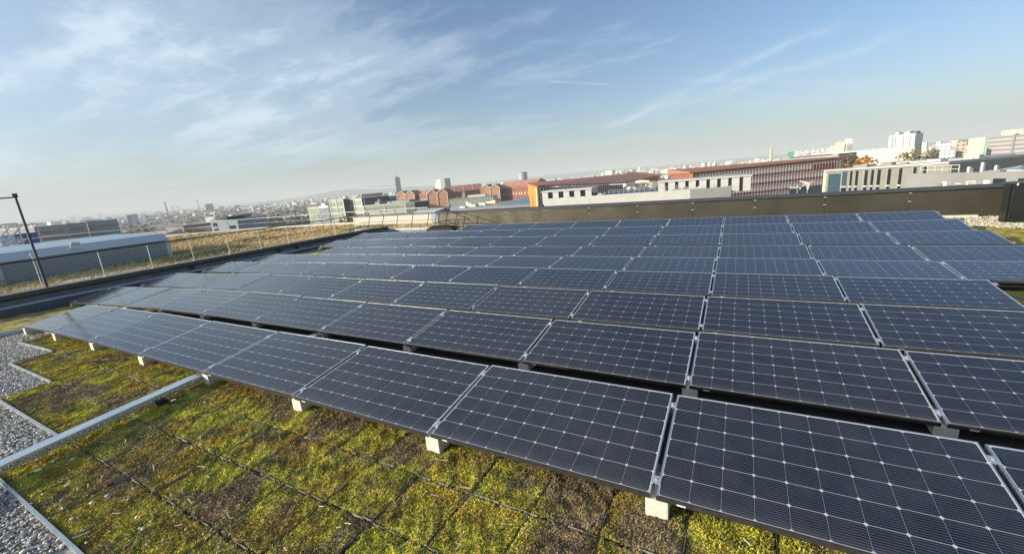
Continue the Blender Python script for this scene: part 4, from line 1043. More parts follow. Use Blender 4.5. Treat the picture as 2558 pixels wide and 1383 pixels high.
# --- brick row with paired gables
def gable_pair(label, xs3, ys3, D0, D1, depth, hpx):
    root, w, ha, hb = front('gabled_brick_block', label, 'brick building', xs3[0], ys3[0], D0, xs3[2], ys3[2], D1, group='paired gable blocks of the red brick row')
    hw = w/2; rise = hpx*D0/FPX
    for k in range(2):
        u0 = hw*k; h = ha+(hb-ha)*(k/2)
        b = MB(); out = [(u0, 0), (u0+hw, 0), (u0+hw, h), (u0+hw/2, h+rise), (u0, h)]
        b.prism(out, 'y', .3, depth); b.build('gable_wing', M['redbrown'], root)
        i_ = .9; b = MB(); b.prism([(u0+i_, 0), (u0+hw-i_, 0), (u0+hw-i_, h-.3), (u0+hw/2, h+rise-1.1), (u0+i_, h-.3)], 'y', .10, .29); b.build('slatted_face', M['gable_face'], root)
        b = MB(); t = .75
        for (p, q) in (((u0, 0), (u0, h)), ((u0, h), (u0+hw/2, h+rise)), ((u0+hw/2, h+rise), (u0+hw, h)), ((u0+hw, h), (u0+hw, 0))):
            b.tube((p[0], .0, p[1]), (q[0], .0, q[1]), t*.75, 5)
        b.build('pale_trim', M['gable_trim'], root)
        for f in range(1, 5):
            part(root, 'floor_band', M['gable_trim'], (u0+.9, u0+hw-.9, .02, .09, h-.3-f*4.6, h-.05-f*4.6))
gable_pair('farthest left pair of pale trimmed brick gables', (992, 1012, 1034.5), (487, 487, 484.5), 600, 590, 30, 8)
gable_pair('tallest middle pair of pale trimmed brick gables', (1066.5, 1091, 1116.5), (484.5, 481, 480), 470, 465, 40, 8.5)
gable_pair('right hand pair of pale trimmed brick gables before the orange building', (1202, 1225, 1247), (471, 470, 468.5), 500, 495, 30, 8.5)
for (lab, q, rise) in (('dark red brick wing between the left and middle gable pairs', (1030, 488, 615, 1070, 485.5, 560), 6),
                       ('long dark red brick wing with many small windows right of the middle gables', (1113, 482, 520, 1205, 472, 525), 7),
                       ('dark red brick wing meeting the orange building', (1244, 471, 520, 1334, 463, 470), 7)):
    root, w, ha, hb = front('brick_wing', lab, 'brick building', *q)
    body(root, w, ha, hb, 26, M['redbrown'])
    b = MB(); b.hexa([(-.3, -.5, ha), (w+.3, -.5, hb), (w+.3, 27, hb), (-.3, 27, ha), (-.3, 11, ha+rise), (w+.3, 11, hb+rise), (w+.3, 13, hb+rise), (-.3, 13, ha+rise)]); b.build('roof', M['redbrown_roof'], root)
    n = int(w/5)
    for f in range(4):
        grid(root, 'window', M['glass_dark'] if f != 1 else M['gable_trim'], [2+(w-4)*k/max(1, n-1)+.7*((k*7+f) % 3) for k in range(n)], [min(ha, hb)-3.6-f*4.4], 1.3, 1.9)
    for k in range(1, 4): b = MB(); b.box(w*k/4-.25, w*k/4+.25, 0, 11, 0, .3); o = b.build('roof_rib', M['gable_trim'], root); o.location = (0, -.4, ha+(hb-ha)*k/4+.1); o.rotation_euler.x = math.atan2(rise, 11.5)

# --- glass and concrete offices left of the brick row
def office(label, q, depth, matl, cols, rows_, wm, trim=True, wf=.78, hf=.62, name='glass_office'):
    root, w, ha, hb = front(name, label, 'office building', *q)
    body(root, w, ha, hb, depth, matl); h = min(ha, hb); cw = w/cols; rh = 4.0
    grid(root, 'window', wm, [cw*(k+(1-wf)/2) for k in range(cols)], [h-1.2-rh*(f+1)+rh*(1-hf) for f in range(rows_)], cw*wf, rh*hf)
    if trim:
        part(root, 'roof_edge', M['trim_white'], (-.3, w+.3, -.3, depth, h, h+.5))
        for f in range(1, rows_): part(root, 'floor_band', M['trim_white'], (-.1, w+.1, -.18, -.09, h-1.1-rh*f, h-.5-rh*f))
        for u in (-.2, w/2-.3, w-.4): part(root, 'pier', M['trim_white'], (u, u+.6, -.28, -.19, 0, h))
    return root, w, h
M['pale_glass'] = mat('pale_reflecting_glass', (.26, .30, .24), .3, .2, noise=.25, nscale=.15)
office('slatted pale green glass office farthest left of the office group', (768, 518, 325, 796, 515.5, 315), 18, M['greenish'], 12, 5, M['pale_glass'], False, .5, .9)
r_, w, h = office('narrow office with blue black vertical stripes beside the slatted one', (796, 515.5, 314, 819, 513.5, 308), 18, M['ledge'], 8, 6, M['glass_blue'], False, .6, .95)
part(r_, 'white_roof_box', M['trim_white'], (1.2, 5, 1, 5, h, h+1.8))
r_, w, h = office('left one of two pale green glass cubes with white frames', (822, 501, 300, 857, 498.5, 292), 24, M['greenish'], 8, 7, M['pale_glass'])
part(r_, 'dark_return', M['grey_dark'], (w, w+1.2, .5, 24, 0, h))
r_, w, h = office('right one of two pale green glass cubes with white frames', (864, 498.5, 296, 903, 496, 286), 24, M['greenish'], 8, 7, M['pale_glass'])
part(r_, 'dark_return', M['grey_dark'], (w, w+1.6, .5, 24, 0, h))
r_, w, h = office('long low pale green glass office before the left brick gables', (908, 514.5, 270, 1012, 508, 255), 20, M['greenish'], 20, 3, M['pale_glass'], True, .9, .45)
part(r_, 'roof_plant', M['grey_clad'], (w*.15, w*.35, 6, 12, h, h+2), (w*.4, w*.95, 8, 16, h, h+1.7))
part(r_, 'roof_stack', M['grey_mid'], (w*.27, w*.31, 4, 7, h, h+3.6))
def lettering(root, text, size, loc, rot, matl, depth=.1, name='lettering'):
    cu = bpy.data.curves.new(name, 'FONT'); cu.body = text; cu.size = size; cu.extrude = depth
    t = bpy.data.objects.new(name, cu); COL.objects.link(t); dg = bpy.context.evaluated_depsgraph_get(); dg.update()
    me = bpy.data.meshes.new_from_object(t.evaluated_get(dg)); bpy.data.objects.remove(t)
    o = bpy.data.objects.new(name, me); me.materials.clear(); me.materials.append(matl); COL.objects.link(o); o.parent = root; o.location = loc; o.rotation_euler = rot; return o
lettering(r_, 'BNP PARIBAS', 1.75, (w*.64, -.6, h+.55), (R(90), 0, 0), M['trim_white'])
part(r_, 'logo_square', M['trim_white'], (w*.60, w*.60+1.1, -.62, -.5, h+.55, h+1.65))
root, w, ha, hb = front('dark_cube', 'dark grey windowless cube beside the long glass office', 'building', 1012, 508, 254, 1035, 504.5, 250); body(root, w, ha, hb, 14, M['grey_dark'])
part(root, 'roof_edge', M['grey_mid'], (-.2, w+.2, -.2, 14, ha, ha+.4))
root, w, ha, hb = front('dark_roof_hall', 'large hall with anthracite roof behind the glass offices', 'hall', 908, 499, 420, 990, 489, 430); body(root, w, ha, hb, 60, M['grey_dark']); part(root, 'pale_edge', M['ledge'], (0, w, -.3, -.05, ha-1, ha-.4))
root, w, ha, hb = front('tan_brick_building', 'tan brick building with pale cornice beyond the anthracite roof', 'brick building', 902, 486.5, 520, 955, 481, 520); body(root, w, ha, hb, 30, W['tan']); part(root, 'cornice', M['cream'], (0, w, -.5, 0, ha-7, ha-6)); part(root, 'roof', M['roof_light'], (0, w, -.2, 30, ha, ha+.5))

# --- towers
root, w, ha, hb = front('brown_tower', 'tall slim brown brick tower rising above the skyline', 'tower', 986, 443.5, 1500, 998.5, 443, 1500)
body(root, w, ha, hb, 26, window_wall('tower_wall', (.26, .17, .13), 3.2, 3.6, .5, .45, (.12, .09, .08))); part(root, 'crown', M['cream'], (2, w-4, 4, 16, ha, ha+3)); b = MB(); b.tube((w*.35, 8, ha+3), (w*.35, 8, ha+9), 3.2, 10, .8); b.build('white_dome', M['trim_white'], root)
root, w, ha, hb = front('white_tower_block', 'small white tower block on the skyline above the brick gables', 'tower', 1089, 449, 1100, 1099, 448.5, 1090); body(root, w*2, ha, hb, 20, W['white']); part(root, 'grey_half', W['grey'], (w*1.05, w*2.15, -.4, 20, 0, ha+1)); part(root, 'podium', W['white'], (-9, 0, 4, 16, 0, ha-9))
root = empty('round_tower', atd(1307.5, 452, 900)*1.0, 0, 'round tower with a black and white diamond pattern on the skyline', 'tower')
root.location.z = GZ; top = atd(1307, 430, 900).z-GZ
def checker():
    m = bpy.data.materials.new('diamond_cladding'); m.use_nodes = True; gg = G(m.node_tree); b_ = gg.N['Principled BSDF']
    o_ = gg.N.new('ShaderNodeTexCoord').outputs['Object']; x, y, z = gg.sep(o_); a_ = gg.m('MULTIPLY', gg.m('ARCTAN2', y, x), 9.0)
    p_ = gg.m('ADD', a_, gg.m('DIVIDE', z, 2.4)); q_ = gg.m('SUBTRACT', a_, gg.m('DIVIDE', z, 2.4))
    k_ = gg.m('GREATER_THAN', gg.m('MULTIPLY', gg.m('SINE', gg.m('MULTIPLY', p_, 1.6)), gg.m('SINE', gg.m('MULTIPLY', q_, 1.6))), 0.0)
    gg.L.new(gg.mix(k_, (.06, .08, .11), (.62, .64, .66)), b_.inputs['Base Color']); return m
b = MB(); b.tube((0, 0, 0), (0, 0, top-1.2), 9.2, 28); b.build('patterned_drum', checker(), root, smooth=False)
b = MB(); b.tube((0, 0, top-1.1), (0, 0, top), 9.4, 28); b.build('rim', M['grey_blue'], root)
# big white slab tower at the right
root, w, ha, hb = front('white_slab_tower', 'big sunlit white slab tower block with grey stripes above the right skyline', 'tower', 2221.5, 339.5, 650, 2287.5, 332.5, 640)
body(root, w, ha, hb, 15, M['white'], 'tower_wall', h0=0)
for t0, t1 in ((.13, .19), (.25, .29), (.35, .38), (.55, .60), (.66, .68), (.80, .85)):
    part(root, 'grey_stripe', M['grey_mid'] if t0 != .35 else M['beige_louvre'], (w*t0, w*t1, -.3, -.05, 10, ha-2.0))
part(root, 'roof_plant', M['white'], (w*.20, w*.32, 2, 10, ha, ha+2.4), (w*.56, w*.74, 2, 10, ha, ha+2.6)); part(root, 'lift_house', M['grey_dark'], (w*.88, w, 3, 9, ha, ha+2))
root, w, ha, hb = front('cream_slab_block', 'long sunlit cream apartment slab at the foot of the white tower', 'apartment building', 2207, 371, 600, 2285, 365.5, 590); body(root, w, ha, hb, 14, window_wall('slab_wall', (.78, .70, .52), 2.8, 3.4, .4, .42, (.30, .27, .2))); part(root, 'roof', M['roof_light'], (-.3, w+.3, -.3, 14, ha, ha+.5))
root, w, ha, hb = front('cream_terrace_block', 'very long cream apartment terrace stretching left of the white tower', 'apartment building', 2030, 385.5, 640, 2212, 372.5, 610); body(root, w, ha, hb, 14, window_wall('terrace_wall', (.78, .71, .54), 2.8, 4.2, .4, .4, (.34, .30, .22))); part(root, 'roof', M['roof_light'], (-.3, w+.3, -.3, 14, ha, ha+.5))
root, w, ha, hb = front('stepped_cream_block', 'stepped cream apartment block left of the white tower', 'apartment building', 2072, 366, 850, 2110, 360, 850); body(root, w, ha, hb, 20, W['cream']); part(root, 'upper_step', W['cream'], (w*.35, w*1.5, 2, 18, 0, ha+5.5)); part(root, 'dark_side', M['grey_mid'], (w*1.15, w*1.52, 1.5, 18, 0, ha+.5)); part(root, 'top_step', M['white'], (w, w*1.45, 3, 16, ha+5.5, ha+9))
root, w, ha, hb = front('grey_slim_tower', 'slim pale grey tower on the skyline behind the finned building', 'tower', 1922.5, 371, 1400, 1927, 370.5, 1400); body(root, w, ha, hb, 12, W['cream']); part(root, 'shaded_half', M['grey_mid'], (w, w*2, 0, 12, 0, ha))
root, w, ha, hb = front('cream_factory', 'cream flat topped building at the far right skyline', 'building', 2501, 328, 760, 2570, 321, 740); body(root, w, ha, hb, 20, W['cream']); part(root, 'roof', M['roof_light'], (-.3, w+.3, -.3, 20, ha, ha+.5))
root, w, ha, hb = front('pink_grey_office', 'pinkish grey office block with window bands at the far right', 'office building', 2470, 343, 560, 2590, 333, 540); body(root, w, ha, hb, 20, window_wall('pink_wall', (.42, .37, .35), 3.4, 30, .42, .94, (.16, .17, .19))); part(root, 'stair_tower', M['grey_mid'], (w*.55, w*.60, -1, 2, 0, ha+1))
root, w, ha, hb = front('salmon_shed', 'pale salmon shed with a green end left of the far right office', 'warehouse', 2420, 347, 700, 2462, 342, 700); body(root, w, ha, hb, 20, M['cream']); part(root, 'green_end', mat('pale_green_sheet', (.22, .40, .22), .7), (w, w*1.7, -.2, 18, 0, ha-1.5))
root, w, ha, hb = front('white_stair_block', 'white blocky apartment house right of the white tower', 'apartment building', 2350, 360, 520, 2378, 356, 520); body(root, w, ha, hb, 14, W['white']); part(root, 'low_wing', W['white'], (w*.3, w*1.3, -4, 0, 0, ha-5)); part(root, 'tan_wing', W['tan'], (w*1.5, w*2.3, 6, 16, 0, ha+1))

# rooftop sign: green square and white letters
root = empty('rooftop_sign', (0, 0, 0), 0, 'white BNP PARIBAS rooftop lettering with a green square behind the finned building', 'sign')
A, B = atd(1968, 393, 420), atd(2074, 381.5, 405); dd = B-A; root.location = (A.x, A.y, A.z-1); root.rotation_euler.z = math.atan2(dd.y, dd.x)
w = math.hypot(dd.x, dd.y); tilt_ = math.atan2(dd.z, w); 
part(root, 'green_logo', mat('green_sign', (.01, .20, .10), .5), (0, 4.3, 0, .3, 1.2, 5.0))
for k, (su, sv) in enumerate(((.9, 2.0), (1.7, 2.5), (2.5, 3.1), (3.2, 4.0))): part(root, 'logo_star', M['trim_white'], (su, su+.35, -.06, -.01, sv, sv+.35))
lettering(root, 'BNP PARIBAS', 5.6, (5.6, 0, 1.3), (R(90), 0, 0), M['trim_white'], .12)
part(root, 'sign_frame', M['grey_mid'], (0, w, .1, .5, .6, 1.1))
root, w, ha, hb = front('sign_building', 'office block whose roof carries the big white lettering', 'office building', 1955, 396.5, 425, 2095, 384, 405); body(root, w, ha, hb, 25, W['grey']); part(root, 'roof', M['roof_light'], (0, w, -.3, 25, ha, ha+.4))

# --- far left: halls, stairs, blue box, chimneys, cranes
for lab, q, dp, mt in (('long grey hall with a dark window strip behind the davit pole', (84, 567, 420, 168, 560, 430), 40, 'grey_mid'), ('pale blue grey hall with short dark window slots', (166, 557.5, 440, 214, 555.5, 440), 40, 'grey_blue'),
                       ('largest blue grey hall with two long dark window strips', (216, 551.5, 470, 292, 547.5, 470), 50, 'grey_blue')):
    root, w, ha, hb = front('hall', lab, 'hall', *q, group='grey halls beyond the louvred housing'); body(root, w, ha, hb, dp, M[mt])
    part(root, 'window_strip', M['glass_dark'], (w*.03, w*.85, -.3, -.05, min(ha, hb)-4.6, min(ha, hb)-3.2)); part(root, 'window_strip', M['grey_dark'], (w*.0, w*.9, -.3, -.05, min(ha, hb)-9, min(ha, hb)-8)); part(root, 'roof', M['ledge'], (-.3, w+.3, -.3, dp, min(ha, hb), min(ha, hb)+.4))
for lab, x in (('white tubular rooftop stair leftmost, beside the blue box', 12), ('white tubular rooftop stair just behind the davit pole', 60)):
    P = atd(x+18, 611, 52); root = empty('rooftop_stair', (P.x, P.y, P.z-.2), R(-29-30), lab, 'stair', 'white rooftop stairs'); s = 52/FPX
    b = MB(); H = (611-556)*s*.66
    for v in (0, .9):
        b.tube((0, v, 0), (0, v, H), .05, 6); b.tube((0, v, H), (1.0, v, H), .05, 6); b.tube((1.0, v, H), (3.0, v, .2), .05, 6); b.tube((.15, v, H-1.1), (1.1, v, H-1.1), .04, 6); b.tube((1.1, v, H-1.1), (2.4, v, .2), .06, 6)
    b.build('stair_rails', M['trim_white'], root)
    for k in range(6): part(root, 'tread', M['ledge'], (1.1+k*.22, 1.35+k*.22, 0, .9, H-1.25-k*.22, H-1.2-k*.22))
P = atd(0, 583, 58); root = empty('blue_container', (P.x, P.y, P.z-1.3), R(-29-25), 'bright blue box standing on the roof at the left picture edge', 'container'); part(root, 'blue_box', M['blue'], (-1.9, .15, 0, 1.2, .1, 1.1), bevel=.02); part(root, 'box_foot', M['grey_mid'], (-1.9, .15, .1, 1.1, -.6, .1)); part(root, 'box_rib', M['blue'], (-.9, -.8, -.03, 0, .12, 1.08), (-.2, -.1, -.03, 0, .12, 1.08))
P = atd(0, 606, 56)
bm = MB(); bm.hexa([(-110, -40, GZ), (-66.5, -40, GZ), (-66.5, 20, GZ), (-110, 45, GZ), (-110, -40, -2.2), (-66.5, -40, -2.2), (-66.5, 20, -2.2), (-110, 45, -2.2)]); tag(bm.build('low_roof_block', M['roof_light']), 'pale low roof with clutter past the louvred housing', 'building')
root, w, ha, hb = front('blue_grey_office', 'blue grey office tower with a pale front far left', 'tower', 316, 537.5, 1150, 342, 534.5, 1150); body(root, w, ha, hb, 24, W['blue']); part(root, 'pale_front', M['louvre_roof'], (w*.35, w*.95, -.5, -.05, 4, ha-2))
root, w, ha, hb = front('distant_office_slab', 'grey blue office slab right of the far chimneys', 'tower', 512, 511, 1800, 531.5, 509.5, 1800); body(root, w, ha, hb, 30, W['blue']); part(root, 'roof', M['grey_mid'], (0, w, 0, 30, ha, ha+1.5))
for lab, xb, yb, xt, yt, D_, mt, r0 in (('slim red and grey chimney far left', 418, 529, 410.5, 504.5, 2500, 'redbrown', 3.2), ('slim white chimney with a wisp of smoke', 498, 526, 494.5, 500, 2300, 'trim_white', 3.0), ('short white flue beside the grey blue building', 539.5, 546, 536, 530.5, 190, 'trim_white', .42)):
    P, T = atd(xb, yb, D_), atd(xt, yt, D_); zb = GZ if D_ > 1000 else P.z-2; root = empty('chimney', (P.x, P.y, zb), 0, lab, 'chimney'); b = MB(); b.tube((0, 0, 0), (0, 0, T.z-zb), r0*1.25, 12, r0*.8); b.build('shaft', M[mt], root)
    b = MB(); b.tube((0, 0, T.z-zb-1.5*r0), (0, 0, T.z-zb+.02), r0*.86, 12, r0*.86); b.build('chimney_head', M['redbrown'] if D_ > 1000 else M['ledge'], root)
    if 'smoke' in lab:
        m = bpy.data.materials.new('smoke'); m.use_nodes = True; nd = m.node_tree.nodes; nd.remove(nd['Principled BSDF']); vv = nd.new('ShaderNodeVolumePrincipled'); vv.inputs['Density'].default_value = .05; vv.inputs['Color'].default_value = (.95, .95, .95, 1); m.node_tree.links.new(vv.outputs[0], nd['Material Output'].inputs['Volume'])
        b = MB(); z = T.z-zb+2; pr = [(0, 0, 3.5), (3, 9, 5), (-1, 18, 6), (4, 27, 5), (5, 34, 2)]
        for (x0, z0, ra), (x1, z1, rb_) in zip(pr[:-1], pr[1:]): b.tube((x0, 0, z+z0), (x1, 0, z+z1-.1), ra, 10, rb_)
        o = b.build('smoke', m); o.location = root.location; tag(o, kind='stuff')
root, w, ha, hb = front('plant_room_building', 'grey blue building with dark windows and white roof box below the short flue', 'building', 524, 549, 175, 592, 549, 168); body(root, w, ha, hb, 14, M['grey_blue'])
grid(root, 'window', M['glass_dark'], [w*.08, w*.16], [ha-2.4, ha-4.4], .8, 1.2); part(root, 'long_window', M['glass_dark'], (w*.66, w*.9, -.06, -.01, ha-3.5, ha-2.5)); part(root, 'white_roof_box', M['trim_white'], (-2.6, w*.13, 1, 3, ha-.8, ha+.7)); part(root, 'dark_roof', M['grey_dark'], (w*.1, w*.6, .5, 12, ha, ha+.5))
def crane(label, xb, yb, xt, yt, x0, y0, x1, y1, D_, mt, grp=None):
    P, T = atd(xb, yb, D_), atd(xt, yt, D_); root = empty('tower_crane', (P.x, P.y, GZ), 0, label, 'crane', grp); t = D_/FPX*.55
    b = MB(); H = T.z-GZ; 
    for sx in (-1, 1): b.tube((sx*t, 0, 0), (sx*t, 0, H), t*.32, 4)
    for k in range(int(H/(t*4))): b.tube((-t, 0, k*t*4), (t, 0, (k+1)*t*4), t*.2, 4)
    b.build('mast', M[mt], root); J0, J1 = atd(x0, y0, D_), atd(x1, y1, D_); o = Vector((P.x, P.y, GZ)); b = MB()
    b.tube(J0-o, J1-o, t*.6, 4); b.tube(T-o, J0*.6+J1*.4-o, t*.15, 4); b.build('jib', M['redbrown'], root)
crane('nearest tower crane with a red jib left of the brown tower', 976, 490, 973, 457, 919, 467.5, 993, 461.5, 700, 'trim_white')
for k, q in enumerate(((184, 556, 181.5, 541, 168, 541, 194, 538.5), (221, 552, 219, 543, 205, 544, 228, 542), (253, 549, 251, 534, 238, 536, 264, 532.5), (432, 528, 430, 515, 424, 516.5, 440, 515), (446, 526, 444.5, 514, 438, 515, 452, 513.5))):
    crane(('faint far tower crane above the long grey hall', 'second faint crane from the left, lower than its neighbours', 'faint far tower crane above the largest hall', 'tiny crane just right of the red and grey chimney', 'tiny crane between the two far chimneys')[k], *q, 1700 if k < 3 else 2400, 'grey_dark', 'far tower cranes')

# --- trees
def crown_mesh(seed, n=900, h=1.0, wide=.42, tones=((.13, .12, .05), (.24, .15, .045), (.09, .10, .045)), slim=False):
    rg_ = np.random.default_rng(seed); lobes = [(rg_.normal(0, .16 if not slim else .05), rg_.normal(0, .16 if not slim else .05), z, rg_.uniform(.16, .27)*(1 if not slim else .5)) for z in np.linspace(.34, .88, 7)]
    C = []; 
    for k in range(n):
        l = lobes[rg_.integers(len(lobes))]; v = rg_.normal(size=3); v /= np.linalg.norm(v); rr = l[3]*rg_.uniform(.55, 1.05); C.append((l[0]*wide*2+v[0]*rr*wide*2.2, l[1]*wide*2+v[1]*rr*wide*2.2, l[2]+v[2]*rr*.9))
    C = np.array(C)*h; s = rg_.uniform(.016, .036, n)*h; u = rg_.normal(size=(n, 3)); u /= np.linalg.norm(u, axis=1)[:, None]; w_ = np.cross(u, rg_.normal(size=(n, 3))); w_ /= np.linalg.norm(w_, axis=1)[:, None]
    V = np.stack([C-u*s[:, None], C+w_*s[:, None], C+u*s[:, None], C-w_*s[:, None]], 1).reshape(-1, 3)
    T = np.array(tones)[rg_.integers(0, len(tones), n)]*rg_.uniform(.7, 1.35, (n, 1))
    return V, np.arange(4*n).reshape(-1, 4), np.repeat(T, 4, 0)
def tree(label, x, ybase, D_, h, seed, tones, slim=False, grp=None, zb=None):
    P = atd(x, ybase, D_); root = empty('tree', (P.x, P.y, GZ if zb is None else zb), 0, label, 'tree', grp)
    V, F, T = crown_mesh(seed, 700, h, .42 if not slim else .20, tones, slim); npmesh('crown', V, F, M['leafy'], root, colors=T)
    b = MB(); b.tube((0, 0, 0), (0, 0, h*.45), h*.022, 7, h*.013)
    for k in range(4): b.tube((0, 0, h*(.3+.04*k)), (math.cos(k*1.7)*h*.13, math.sin(k*1.7)*h*.13, h*(.55+.05*k)), h*.010, 5, h*.004)
    b.build('trunk', M['trunk'], root)
GOLD = ((.50, .26, .05), (.40, .20, .04), (.55, .34, .08)); RUST = ((.26, .13, .05), (.20, .11, .05), (.15, .11, .05)); OLIVE = ((.10, .11, .05), (.16, .14, .055), (.20, .13, .05))
def tall(x, ytop, D_): return atd(x, ytop, D_).z-GZ
for k, (x, yt, tn, sl_) in enumerate(((2142, 394, GOLD, 1), (2150, 391, GOLD, 1), (2158, 387, GOLD, 1), (2165, 392, GOLD, 1), (2108, 397, RUST, 0), (2120, 396.5, RUST, 0), (2130, 397, RUST, 0))):
    tree(('first slim golden poplar of four, left', 'second slim golden poplar, between its neighbours', 'tallest slim golden poplar of the four', 'rightmost slim golden poplar', 'round rust coloured tree next to the finned building end', 'middle round rust coloured tree left of the poplars', 'round rust coloured tree touching the poplars')[k], x, 420, 300, tall(x, yt, 300), 40+k, tn, bool(sl_), 'autumn trees above the grey office')
for k, (x, yt, D_) in enumerate(((2240, 387, 330), (2262, 386, 330), (2298, 377, 600), (2310, 378, 600), (2330, 372, 700), (2472, 359, 700), (2495, 357, 700), (2515, 356, 700), (880, 541, 210), (905, 543, 205), (930, 545, 200), (860, 546, 215), (960, 547, 200))):
    tree(('bushy autumn tree in front of the white tower foot', 'tree below the left glass cube', )[k > 7]+', '+('leftmost', 'second', 'darkest', 'between houses', 'farthest', 'by the far right office', 'middle one by the office', 'right one by the office', 'amber one', 'beside the amber one', 'rightmost bright one', 'leftmost', 'near the beige block')[k], x, 560, D_, tall(x, yt, D_), 60+k, OLIVE if k < 8 else GOLD if k % 2 else RUST, False, 'autumn trees among the buildings')

# --- the mass of buildings
def az_dist(az, D_): return CAM.x+math.sin(R(az))*D_, CAM.y+math.cos(R(az))*D_
ZONES = [(-66, 'far beyond the louvred housing'), (-56, 'above the dry grass roof rail'), (-45, 'behind the glass offices'), (-38, 'near the brown tower'), (-27, 'behind the brick gables'), (-12, 'behind the orange ended building'), (2, 'behind the finned building'), (13, 'left of the white slab tower'), (90, 'right of the white slab tower')]
def zone(az): return next(n for a, n in ZONES if az < a)
rq = random.Random(21); kinds = {'white': 'white', 'cream': 'cream', 'grey': 'grey', 'brick': 'brown brick', 'tan': 'tan', 'blue': 'blue grey'}
cnt = 0
for k in range(210):
    az = rq.uniform(-79, 21); D_ = 330*math.exp(rq.random()**.8*math.log(7)); 
    if D_ < 560 and az > -62 and az < 1: D_ = rq.uniform(600, 1500)
    x, y = az_dist(az, D_); right = az > -14
    kind = rq.choice(['white', 'cream', 'cream', 'cream', 'white', 'tan'] if right else ['white', 'grey', 'brick', 'tan', 'white', 'blue', 'brick'])
    small = rq.random() < (.25 if right else .5)
    wd_ = rq.uniform(9, 18) if small else rq.uniform(18, 60); dp = rq.uniform(8, 13) if small else rq.uniform(12, 30); hh = rq.uniform(5, 9) if small else rq.choice([8, 10, 13, 16, 19] if right else [7, 8, 10, 11, 13])
    lim = 26+ (.3 if right else -.6)*0
    hh = min(hh, lim)
    far_ = 'near' if D_ < 700 else 'mid distance' if D_ < 1200 else 'far'
    if small:
        lab = f'{far_} {kinds[kind]} house with pitched roof {zone(az)}'; nm = 'house'; cat = 'house'
    else:
        lab = f'{far_} {kinds[kind]} {"low block" if hh < 11 else "apartment block"} {zone(az)}'; nm = 'apartment_building'; cat = 'building'
    root = empty(nm, (x, y, GZ), R(rq.choice([0, 8, 20, 35, -15, -30, 50])+rq.uniform(-4, 4)), lab, cat, lab+' group')
    part(root, 'wall', W[kind], (-wd_/2, wd_/2, -dp/2, dp/2, 0, hh))
    if small:
        b = MB(); b.prism([(-dp/2-.4, hh), (dp/2+.4, hh), (0, hh+dp*.36)], 'x', -wd_/2-.3, wd_/2+.3); b.build('roof', rq.choice([M['redbrown_roof'], M['redbrown'], M['grey_dark'], M['grey_mid']]), root)
        part(root, 'chimney', M['redbrown'], (wd_*.25, wd_*.25+.8, -.4, .4, hh+dp*.2, hh+dp*.36+1))
    else:
        part(root, 'roof', rq.choice([M['roof_light'], M['grey_mid'], M['roof_light'], M['grey_dark']]), (-wd_/2-.2, wd_/2+.2, -dp/2-.2, dp/2+.2, hh, hh+.6))
        part(root, 'stair_head', rq.choice([M['white'], M['grey_mid'], M['cream']]), (-wd_*.2, -wd_*.2+rq.uniform(3, 7), -2, 2.5, hh+.6, hh+rq.uniform(2, 3.4)))
# sheds and flat roofs between (right foreground and left foreground)
for k in range(56):
    if k < 42: az = rq.uniform(12, 23); D_ = rq.uniform(230, 520); hh = rq.uniform(8, 15); side_ = 'between the grey office and the white slab tower'
    else: az = rq.uniform(-77, -58); D_ = rq.uniform(160, 400); hh = rq.uniform(8, 15); side_ = 'beyond the far rail of the grass roof'
    x, y = az_dist(az, D_); wd_ = rq.uniform(12, 38); dp = rq.uniform(9, 20)
    mt = rq.choice(['grey_mid', 'grey_blue', 'roof_light', 'louvre', 'roof_light'] ); rf = rq.choice(['roof_light', 'roof_light', 'grey_mid', 'ledge'])
    nmc = {'grey_mid': 'mid grey', 'grey_blue': 'blue grey', 'roof_light': 'pale', 'grey_clad': 'warm grey', 'louvre': 'light blue'}[mt]; nrf = {'grey_dark': 'dark', 'roof_light': 'pale', 'grey_mid': 'grey', 'ledge': 'white'}[rf]
    lab = f'{nmc} shed with {nrf} flat roof {side_}'; root = empty('shed', (x, y, GZ), R(rq.choice([-2, 60, -31, 20])+rq.uniform(-3, 3)), lab, 'shed', lab+' group')
    part(root, 'wall', M[mt], (-wd_/2, wd_/2, -dp/2, dp/2, 0, hh)); part(root, 'roof', M[rf], (-wd_/2-.2, wd_/2+.2, -dp/2-.2, dp/2+.2, hh, hh+.4))
    for q in range(rq.randint(3, 7)):
        u, v = rq.uniform(-wd_*.45, wd_*.4), rq.uniform(-dp*.4, dp*.4); part(root, 'rooflight', rq.choice([M['trim_white'], M['ledge'], M['grey_dark'], M['louvre_roof']]), (u, u+rq.uniform(1, 5), v, v+rq.uniform(1, 3), hh+.4, hh+rq.uniform(.7, 1.8)))

# everything smaller and farther, as one mass of roofs
rg = np.random.default_rng(77); K = 32000
az = np.where(rg.random(K) < .62, rg.uniform(-90, -25, K), rg.uniform(-25, 32, K)); Dd = 620*np.exp(rg.random(K)**.8*math.log(10)); 
x = CAM.x+np.sin(np.radians(az))*Dd; y = CAM.y+np.cos(np.radians(az))*Dd
right = az > -16
wd = np.where(rg.random(K) < .75, rg.uniform(6, 14, K), rg.uniform(14, 36, K))*(1+Dd/12000); dp = rg.uniform(8, 22, K); hh = rg.choice([6, 7, 9, 12, 14, 17, 20], K)+(rg.random(K) < .035)*rg.uniform(8, 22, K)
hh = np.where(Dd < 1500, np.minimum(hh, 13), hh)*np.where(right, 1.1, .72)
Dd_ok = np.where(right & (Dd < 900), 0, 1)
hh = np.where(Dd_ok == 0, np.minimum(hh, 8), hh)
a = rg.choice([0, .35, .8, -.5, 1.2], K)+rg.normal(0, .08, K)
cor = np.array([(-.5, -.5), (.5, -.5), (.5, .5), (-.5, .5)])
